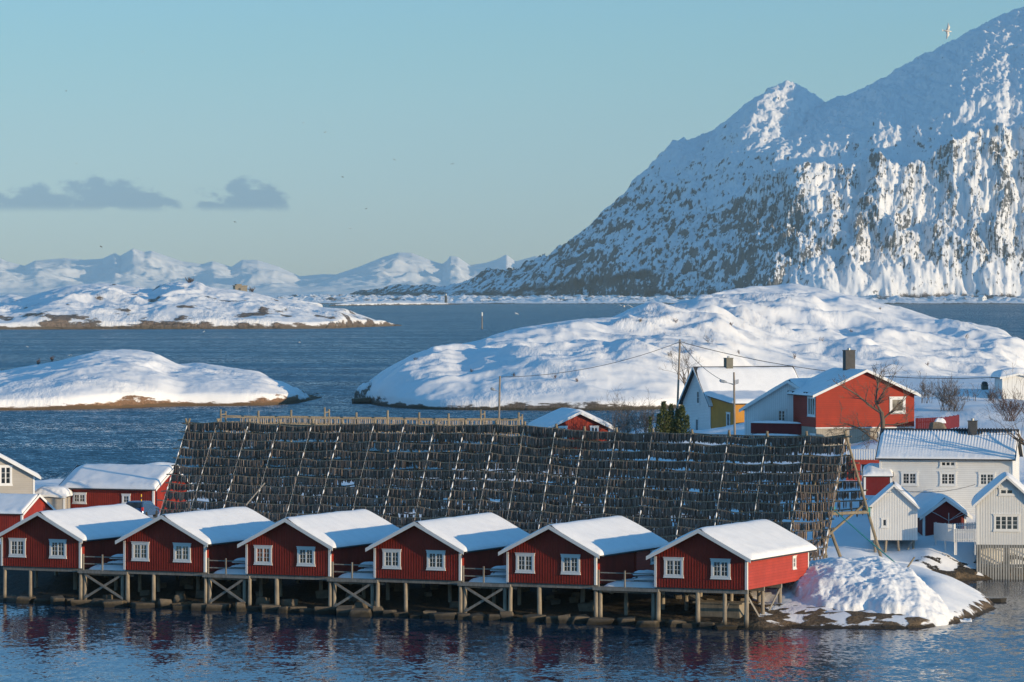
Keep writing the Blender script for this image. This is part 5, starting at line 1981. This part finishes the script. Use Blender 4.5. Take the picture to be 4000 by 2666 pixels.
t1, t2, t3 = P1[1] + Vector((0, 0, -0.25)), P2[1] + Vector((0, 0, -0.1)), P3[1]
wire('thin cable spanning the snowy hill between the two left utility poles', t2, t1, 0.9)
wire('dark cable running from the tallest pole across to the right picture edge', t1, at(4200, 1448, 425), 2.1, 0.035)
wire('short cable sloping from the tallest pole to the street lamp', t1, P3[1] + Vector((-0.1, 0, -1.2)), 0.7)
wire('sagging cable between the white shed and the longhouse', at(3495, 1912, 314), at(3810, 1893, 326), 0.4, 0.02)

# ------------------------------------------------------------------ trees and bushes
def branch(mb, p, d, ln, r, lvl, rnd, spread, up, fork, nseg=3, minr=0.006):
    pts, rad = [p.copy()], [r]
    q = p.copy()
    dd = d.copy()
    for i in range(nseg):
        dd = (dd + Vector((rnd.gauss(0, 0.13), rnd.gauss(0, 0.13), rnd.gauss(0.0, 0.10) + up * 0.08))).normalized()
        q = q + dd * (ln / nseg)
        pts.append(q.copy())
        rad.append(max(r * (1 - 0.45 * (i + 1) / nseg), minr))
    mb.tube(pts, rad, 5 if r < 0.05 else 7, cap=False)
    if lvl <= 0:
        return
    k = rnd.randint(*fork)
    for i in range(k):
        t = rnd.uniform(0.45, 1.0) if i else 1.0
        ip = min(int(t * nseg), nseg)
        bp = pts[ip]
        nd_ = (dd + Vector((rnd.gauss(0, spread), rnd.gauss(0, spread * 0.8), rnd.gauss(up * 0.3, spread * 0.7)))).normalized()
        branch(mb, bp, nd_, ln * rnd.uniform(0.58, 0.82), rad[ip] * rnd.uniform(0.55, 0.72), lvl - 1, rnd, spread, up, fork, nseg, minr)


def bare_tree(name, label, loc, trunk, seed, lvl=5, ln=2.2, r=0.16, spread=0.5, fork=(2, 3), mat='bark', lean=(0, 0), group=None):
    rnd = random.Random(seed)
    root = empty(name, loc, 0, label, 'tree', group)
    m = MB()
    d = Vector((lean[0], lean[1], 1)).normalized()
    top = d * trunk
    m.tube([(0, 0, -0.6), top * 0.5 + Vector((0.05, 0, 0)), top], [r * 1.25, r, r * 0.85], 8)
    m.build('trunk', M[mat], root, smooth=True)
    c = MB()
    for i in range(3 + (lvl > 4)):
        a = rnd.uniform(0, 6.28)
        s = rnd.uniform(0.35, 0.9)
        dd = Vector((math.cos(a) * s, math.sin(a) * s * 0.6, rnd.uniform(0.5, 1.0))).normalized()
        branch(c, top * rnd.uniform(0.75, 1.0), dd, ln * rnd.uniform(0.8, 1.1), r * 0.6, lvl, rnd, spread, 0.35, fork)
    c.build('crown', M[mat], root)
    return root


def bush(label, loc, h, n, seed, mat='bark', lvl=3, spreadx=0.6, group=None, minr=0.008, r=0.024):
    rnd = random.Random(seed)
    root = empty('bare_bush', loc, 0, label, 'bush', group)
    c = MB()
    for i in range(n):
        a = rnd.uniform(0, 6.28)
        dd = Vector((math.cos(a) * spreadx * rnd.uniform(0.2, 1), math.sin(a) * spreadx * 0.6, 1)).normalized()
        branch(c, Vector((rnd.gauss(0, 0.12 * h), rnd.gauss(0, 0.1 * h), -0.15)), dd, h * rnd.uniform(0.22, 0.5), r, lvl, rnd, 0.42, 0.4, (2, 3), 2, minr)
    c.build('branches', M[mat], root)
    return root


# tree in front of the big red house: three heavy limbs
tp = at(3440, 1735, 346)
root = empty('bare_tree', tp, 0, 'gnarled bare tree in front of the big red house', 'tree')
rt_ = random.Random(5)
m = MB()
k_ = 346 / F
pt = lambda x, y, dy=0.0: Vector(((x - 3440) * k_, dy, (1735 - y) * k_))
m.tube([pt(3440, 1790), pt(3446, 1700), pt(3449, 1650), pt(3443, 1610)], [0.24, 0.2, 0.19, 0.19], 9)
m.build('trunk', M['bark'], root, smooth=True)
c = MB()
limbs = [([(3443, 1612), (3420, 1570), (3428, 1520), (3432, 1480)], 0.12), ([(3443, 1615), (3405, 1590), (3350, 1545), (3310, 1520)], 0.12), ([(3447, 1640), (3490, 1600), (3530, 1560)], 0.09),
         ([(3446, 1640), (3420, 1690), (3380, 1680), (3330, 1665), (3280, 1650)], 0.07), ([(3437, 1730), (3390, 1700), (3350, 1672), (3300, 1680)], 0.09), ([(3450, 1660), (3500, 1660), (3550, 1650)], 0.07),
         ([(3425, 1575), (3450, 1530), (3480, 1490)], 0.08)]
for pts_, rr in limbs:
    P_ = [pt(x, y, rt_.uniform(-0.5, 0.3) if i else 0) for i, (x, y) in enumerate(pts_)]
    c.tube(P_, [rr * (1 - 0.6 * i / (len(P_) - 1)) for i in range(len(P_))], 7, cap=False)
    for i in range(1, len(P_)):
        for q in range(3):
            dd = (P_[i] - P_[i - 1]).normalized()
            nd_ = (dd + Vector((rt_.gauss(0, 0.6), rt_.gauss(0, 0.4), rt_.gauss(0.15, 0.5)))).normalized()
            branch(c, P_[i - 1].lerp(P_[i], rt_.uniform(0.4, 1)), nd_, rt_.uniform(0.7, 1.1), rr * 0.4, 3, rt_, 0.5, 0.15, (2, 3), 3, 0.009)
c.build('crown', M['bark'], root)

bare_tree('bare_tree', 'bare tree reaching in at the right edge over the cream shed', Vector((42.3, 325.5, 3.8)), 5.5, 31, 5, 3.3, 0.2, 0.5, (2, 3), lean=(-0.06, 0))
bare_tree('bare_tree', 'bare tree standing left of the white house gable', at(2690, 1600, 452), 2.6, 33, 5, 2.3, 0.13, 0.5, (2, 3), lean=(-0.1, 0))
bush('dark bare bush between the small red house and the conifer clump', at(2440, 1720, 412), 4.6, 26, 41, 'bark', 4, 0.7)
bush('smaller bare bush directly left of the conifer clump', at(2525, 1720, 414), 3.4, 16, 42, 'bark', 4, 0.5)
bush('tall bare shrub with many stems in the snowfield right of the big red house', at(3700, 1605, 395), 3.4, 22, 43, 'bark', 4, 0.55)
bush('low bare shrub just right of the tall many-stemmed one', at(3738, 1610, 394), 2.0, 12, 44, 'bark', 3, 0.5)
bush('pale twiggy bush in sun near the right edge', at(3940, 1640, 380), 3.0, 26, 45, 'twig', 4, 0.8)
bush('thin bare shrub against the snow behind the big red house', at(3620, 1570, 405), 2.6, 10, 46, 'bark', 4, 0.45)
bush('spindly sapling left of the buried chimney', at(3797, 1565, 415), 1.9, 5, 47, 'bark', 3, 0.5)
bush('low dark bush right of the buried chimney', at(3870, 1560, 415), 1.6, 14, 48, 'bark', 3, 1.0)

# conifer clump: several pointed shoots with needle sprays
root = empty('conifer', at(2618, 1730, 410), 0, 'dark green conifer clump at the foot of the tallest utility pole', 'conifer')
rc_ = random.Random(8)
kk = 410 / F
t_ = MB()
fv, ff = [], []
for (px_, top_, w_) in ((2592, 1572, 26), (2622, 1582, 20), (2665, 1588, 26), (2648, 1600, 26), (2575, 1620, 22), (2610, 1610, 30), (2684, 1625, 14), (2540, 1632, 10), (2700, 1690, 22), (2640, 1650, 40), (2600, 1660, 40)):
    bx, by = (px_ - 2618) * kk, rc_.uniform(-0.6, 0.6)
    hz = (1730 - top_) * kk
    wr = w_ * kk
    t_.tube([(bx * 0.6, by * 0.5, -0.5), (bx, by, hz * 0.92)], [0.07, 0.02], 6)
    n = int(900 * (w_ / 26) * (hz / 4))
    for i in range(n):
        f = rc_.random() ** 0.75
        z = hz * (0.02 + 0.98 * f)
        rr = wr * (1.05 - f) ** 0.6 * math.sqrt(rc_.random()) * rc_.uniform(0.75, 1.2)
        a = rc_.uniform(0, 6.283)
        p = Vector((bx + rr * math.cos(a), by + rr * math.sin(a), z))
        d = Vector((math.cos(a) * 0.6, math.sin(a) * 0.6, rc_.uniform(0.4, 1.2))).normalized()
        s = d.cross(Vector((rc_.gauss(0, 1), rc_.gauss(0, 1), rc_.gauss(0, 1)))).normalized()
        l_ = rc_.uniform(0.12, 0.26)
        b_ = len(fv)
        fv += [tuple(p - s * 0.06), tuple(p + s * 0.06), tuple(p + d * l_ + s * 0.01), tuple(p + d * l_ - s * 0.01)]
        ff.append((b_, b_ + 1, b_ + 2, b_ + 3))
t_.build('trunk', M['bark'], root)
mb = MB()
mb.v, mb.f = fv, ff
mb.build('foliage', M['conifer'], root, fix=False)

# little bushes poking through the snow on the hill and the islets
HX, HY, HZ = HEAD


def on_head(px_, py_):
    """point of the headland seen at this pixel: the nearest surface point whose projection matches"""
    sx = 2000 + F * HX / HY
    sy = YH + F * (CH - HZ) / HY
    d = (sx - px_) ** 2 + (sy - py_) ** 2
    ok = d < 30 ** 2
    if not ok.any():
        i = np.unravel_index(np.argmin(d), d.shape)
    else:
        yy = np.where(ok, HY + d * 0.5, 1e9)
        i = np.unravel_index(np.argmin(yy), yy.shape)
    return Vector((float(HX[i]), float(HY[i]), float(HZ[i])))


HB = [(2775, 1342, 2.6, 'dark leafless shrub high on the hill above the white house'), (2612, 1390, 1.7, 'bare shrub on the hill just left of the tallest pole'), (2640, 1262, 1.4, 'lone russet shrub near the hill crest'),
      (2500, 1262, 1.5, 'dark shrub beside the stump on the hill shoulder'), (3210, 1335, 1.6, 'russet twigs on the hill above the big red house'), (3440, 1210, 1.3, 'thin shrub on the right hill skyline'),
      (3780, 1320, 2.0, 'dark shrub among the rocks on the right side of the hill'), (3100, 1400, 1.8, 'twiggy bush in the gully left of the red house chimney'), (2890, 1380, 1.2, 'tiny bush beside the blue-shadowed hollow'),
      (2010, 1470, 1.1, 'tuft of dead stalks on the lower hill right of the lamp pole'), (2170, 1480, 1.2, 'dead stalks in the snow above the small red house'), (1840, 1455, 1.0, 'sparse stalks on the lower left hill'),
      (2255, 1490, 1.0, 'dead stalks right above the small red house chimney line'), (1620, 1405, 0.9, 'stubble on the left shoulder of the hill'), (3625, 1425, 1.5, 'low twiggy bush on the slope right of the red house'),
      (2860, 1270, 1.2, 'faint twigs just under the hill top'), (3330, 1300, 1.2, 'scrubby twigs on the sunlit hill slope')]
for i, (x, y, h, lb) in enumerate(HB):
    bush(lb, on_head(x, y), h * 0.8, 6, 60 + i, 'twig' if 'russet' in lb or 'stalk' in lb or 'twig' in lb else 'bark', 3, 0.7, group='shrubs on the snowy hill', minr=0.013, r=0.02)
for i, (x, y, lb) in enumerate([(150, 1425, 'pair of russet twigs on the skyline of the near islet'), (205, 1412, 'twig tuft right beside the pair on the near islet'), (90, 1470, 'faint stalks on the left slope of the near islet')]):
    bush(lb, at(x, y, 840), 1.3, 7, 90 + i, 'twig', 3, 0.6, group='twigs on the near islet', minr=0.02)
for i, (x, y, h, lb) in enumerate([(470, 1190, 9, 'wide brown thicket on the far island, left of centre'), (380, 1172, 6, 'small brown thicket at the left of the far island'), (740, 1104, 6, 'brown scrub crowning the far island'),
                                   (985, 1140, 5, 'scrub beside the stone hut on the far island')]):
    bush(lb, at(x, y, 2560), h * 0.7, 16, 95 + i, 'twig', 3, 2.2, group='thickets on the far island', minr=0.06, r=0.12)

# ------------------------------------------------------------------ car, marker pole, other small things
M['car'] = plain('blue_car_paint', (0.045, 0.10, 0.20), 0.25, 0.3)
M['tail'] = plain('tail_light_plastic', (0.5, 0.03, 0.02), 0.2)
M['rubber'] = plain('tyre_rubber', (0.02, 0.02, 0.02), 0.9)
M['plate'] = plain('number_plate', (0.7, 0.7, 0.7), 0.5)
cl = at(521, 2030, 340)
root = empty('parked_car', cl, R_(-14), 'blue estate car parked by the long red house, seen from behind', 'car')
b = MB()
prof = [(0.0, 0.30), (-0.04, 0.55), (0.02, 0.92), (0.35, 1.42), (0.6, 1.47), (2.4, 1.44), (3.15, 0.98), (4.1, 0.80), (4.25, 0.35), (4.1, 0.25), (0.15, 0.25)]
n = len(prof)
vs = []
for sx in (-1, 1):
    for (y, z) in prof:
        inset = 0.86 - (0.14 if z > 1.0 else 0.0)
        vs.append((sx * inset, y, z))
b.add(vs, [tuple(range(n)), tuple(range(2 * n - 1, n - 1, -1))] + [(i, i + n, (i + 1) % n + n, (i + 1) % n) for i in range(n)])
b.build('body', M['car'], root, bevel=0.04)
b = MB()
b.add([(-0.66, 0.055, 0.98), (0.66, 0.055, 0.98), (0.62, 0.315, 1.37), (-0.62, 0.315, 1.37), (-0.66, 0.02, 0.98), (0.66, 0.02, 0.98), (0.62, 0.28, 1.39), (-0.62, 0.28, 1.39)],
      [(0, 1, 2, 3), (4, 5, 6, 7), (0, 1, 5, 4), (1, 2, 6, 5), (2, 3, 7, 6), (3, 0, 4, 7)])
b.build('rear_window', M['glass'], root)
for sx in (-1, 1):
    b = MB()
    b.box(sx * 0.8 - 0.08, sx * 0.8 + 0.08, -0.07, 0.1, 0.70, 1.02)
    b.build('tail_light', M['tail'], root)
    for y in (0.8, 3.4):
        b = MB()
        b.tube([(sx * 0.62, y, 0.31), (sx * 0.87, y, 0.31)], 0.31, 14)
        b.build('wheel', M['rubber'], root)
b = MB()
b.box(-0.28, 0.28, -0.07, -0.03, 0.66, 0.78)
b.build('number_plate', M['plate'], root)
b = MB()
b.box(-0.86, 0.86, -0.10, 0.06, 0.32, 0.52)
b.build('bumper', M['slate'], root)


def striped():
    m, nt, b = new_mat('yellow_black_stripes')
    z = nd(nt, 'ShaderNodeSeparateXYZ', {0: nd(nt, 'ShaderNodeTexCoord').outputs['Object']}).outputs[2]
    f = mth(nt, 'GREATER_THAN', mth(nt, 'FRACT', mth(nt, 'DIVIDE', z, 0.42)), 0.5)
    setin(nt, b, 'Base Color', mixc(nt, f, (0.02, 0.02, 0.02), (0.75, 0.5, 0.01)))
    setin(nt, b, 'Roughness', 0.5)
    return m


M['stripe'] = striped()
b = MB()
b.tube([(0, 0, -0.2), (0, 0, 2.1)], 0.045, 8)
o = b.build('marker_pole', M['stripe'])
o.location = at(552, 2030, 341.5)
tag(o, 'yellow and black snow marker pole beside the blue car', 'marker pole')
b = MB()
b.box(-0.35, 0.35, -0.3, 0.3, 0, 0.95)
b.box(-0.37, 0.37, -0.33, 0.32, 0.952, 1.02)
o = b.build('waste_bin', plain('dull_green_bin', (0.05, 0.08, 0.08), 0.5))
o.location = at(575, 2012, 345)
tag(o, 'dull green wheelie bin against the long red house, right of the car', 'bin')
b = MB()
boulder(b, (0, 0, 0.2), (0.75, 0.6, 0.42), rc_)
boulder(b, (0.5, 0.1, 0.1), (0.5, 0.4, 0.35), rc_)
o = b.build('rubble_heap', M['stone'])
b = MB()
blob_snow(b, -0.1, 0.9, -0.3, 0.5, 0.42, 0.4, 3)
b.build('snow_cap', M['snow'], o, smooth=True)
o.location = at(3655, 1672, 362)
tag(o, 'brown rubble lump with snow around it, right of the big red house', 'rubble')
b = MB()
boulder(b, (0, 0, 0), (0.75, 0.5, 0.35), rc_)
o = b.build('boulder', M['stone'])
o.location = Vector(px2g(3890, 2352, 0.0))
tag(o, 'dark rock standing alone in the water off the snow mound', 'boulder')
b = MB()
boulder(b, (0, 0, 0), (1.8, 1.4, 1.2), rc_)
o = b.build('boulder', M['stone'])
o.location = Vector(px2g(1410, 1577, 0.0))
tag(o, 'small black rock in the water at the left tip of the hill', 'boulder')
# clothes drier in the garden
root = empty('clothes_drier', at(3706, 2090, 318.5), 0.3, 'rotary clothes drier with bare arms in front of the dark red shed', 'clothes drier')
b = MB()
b.tube([(0, 0, -0.6), (0, 0, 1.7)], 0.035, 6)
b.build('mast', M['steel'], root)
for a in range(4):
    b = MB()
    b.tube([(0, 0, 1.1), (1.7 * math.cos(a * 1.571 + 0.5), 1.7 * math.sin(a * 1.571 + 0.5), 1.75)], 0.022, 5)
    b.build('arm', M['steel'], root)

# ------------------------------------------------------------------ gulls
def gull_mesh(dihedral=0.25, bend=0.35, droop=0.0):
    m = MB()
    # body along +x, wings along y
    body = [(-0.30, 0.02), (-0.22, 0.045), (-0.05, 0.085), (0.12, 0.085), (0.22, 0.06), (0.29, 0.055), (0.34, 0.035), (0.39, 0.008)]
    m.tube([(x, 0, 0) for x, r in body], [r for x, r in body], 8)
    m.add([(-0.28, -0.03, 0.01), (-0.28, 0.03, 0.01), (-0.42, 0.10, 0.0), (-0.42, -0.10, 0.0)], [(0, 1, 2, 3)])
    for s in (-1, 1):
        y1, z1 = 0.32, 0.32 * dihedral
        y2, z2 = 0.68, z1 - 0.02 + 0.36 * droop
        top = [(0.14, 0.06, 0.02), (0.20, y1, z1), (0.02, y2, z2), (-0.02, y2, z2 - 0.003), (-0.04, y1, z1 - 0.01), (-0.10, 0.06, 0.0)]
        v = [(a, s * b, c) for a, b, c in top] + [(a, s * b, c - 0.02) for a, b, c in top]
        m.add(v, [(0, 1, 4, 5), (1, 2, 3, 4), (6, 11, 10, 7), (7, 10, 9, 8)] + [(i, i + 6, (i + 1) % 6 + 6, (i + 1) % 6) for i in range(6)])
    return m


M['gull'] = plain('gull_feathers', (0.62, 0.60, 0.57), 0.7, 0, 0.25, 6.0)
M['gull_dark'] = plain('dark_feathers', (0.10, 0.10, 0.105), 0.7)
gm = gull_mesh(0.25, 0.3, -0.1)
g0 = gm.build('gull', M['gull'], smooth=True)
g0.location = at(3700, 122, 330)
g0.rotation_euler = (R_(78), R_(8), R_(6))
tag(g0, 'large pale gull banking with one wing up beside the mountain crest', 'gull')
g1 = gull_mesh(0.4, 0.3, -0.55).build('gull', M['gull'], smooth=True)
g1.location = at(2437, 1197, 300)
g1.rotation_euler = (0, 0, R_(85))
tag(g1, 'white gull gliding with spread wings just over the hill crest', 'gull')
gl = [(557, 203, 900, 0, 'tiny white gull highest on the left in the open sky'), (258, 356, 950, 1, 'tiny dark gull high at the far left'), (298, 640, 900, 0, 'tiny gull just above the left cloud'), (1186, 480, 900, 0, 'upper of two tiny gulls left of centre sky'),
      (1271, 517, 900, 0, 'lower of two tiny gulls left of centre sky'), (1540, 624, 900, 0, 'tiny white gull in centre sky'), (1767, 641, 800, 1, 'dark gull in centre sky, right of the others'), (395, 964, 700, 1, 'dark gull flying over the far peaks at left'),
      (917, 868, 900, 1, 'dark speck of a gull under the right cloud'), (1368, 893, 900, 0, 'white gull low over the far peaks'), (1338, 692, 900, 1, 'dark tiny gull between cloud and centre'), (1430, 816, 950, 1, 'dark tiny gull above the peaks in centre'),
      (2017, 1226, 620, 0, 'gull skimming the water right of the sea mark'), (797, 1296, 700, 0, 'white gull over the water in front of the far island'), (1170, 1338, 700, 0, 'white gull over the open water in the middle'),
      (107, 1355, 700, 0, 'white gull low over the water at the far left'), (272, 1388, 650, 0, 'tan gull just above the near islet ridge'), (1260, 1545, 560, 0, 'gull over the channel at the tip of the near islet')]
rg = random.Random(3)
for (x, y, Yd, dk, lb) in gl:
    o = g1.copy()
    o.data = g1.data if not dk else g1.data
    COL.objects.link(o)
    o.location = at(x, y, Yd * 1.5)
    o.rotation_euler = (rg.uniform(-0.5, 0.5), rg.uniform(-0.3, 0.3), rg.uniform(0, 6.28))
    sc_ = Yd * 9 / F / 0.8
    if dk:
        if 'gd' not in globals():
            gd = g1.data.copy()
            gd.materials.clear()
            gd.materials.append(M['gull_dark'])
        o.data = gd
    tag(o, lb, 'gull')

# ------------------------------------------------------------------ haze: the air between here and the far peaks
def haze():
    m = bpy.data.materials.new('winter_air')
    m.use_nodes = True
    nt = m.node_tree
    nt.nodes.clear()
    v = nd(nt, 'ShaderNodeVolumePrincipled', {'Color': (0.66, 0.90, 1.0, 1), 'Density': 2.5e-5, 'Anisotropy': -0.15})
    nd(nt, 'ShaderNodeOutputMaterial', {'Volume': v.outputs[0]})
    b = MB()
    b.box(-9500, 9500, -500, 26500, -7, 1100)
    o = b.build('haze', m)
    tag(o, kind='stuff')


haze()
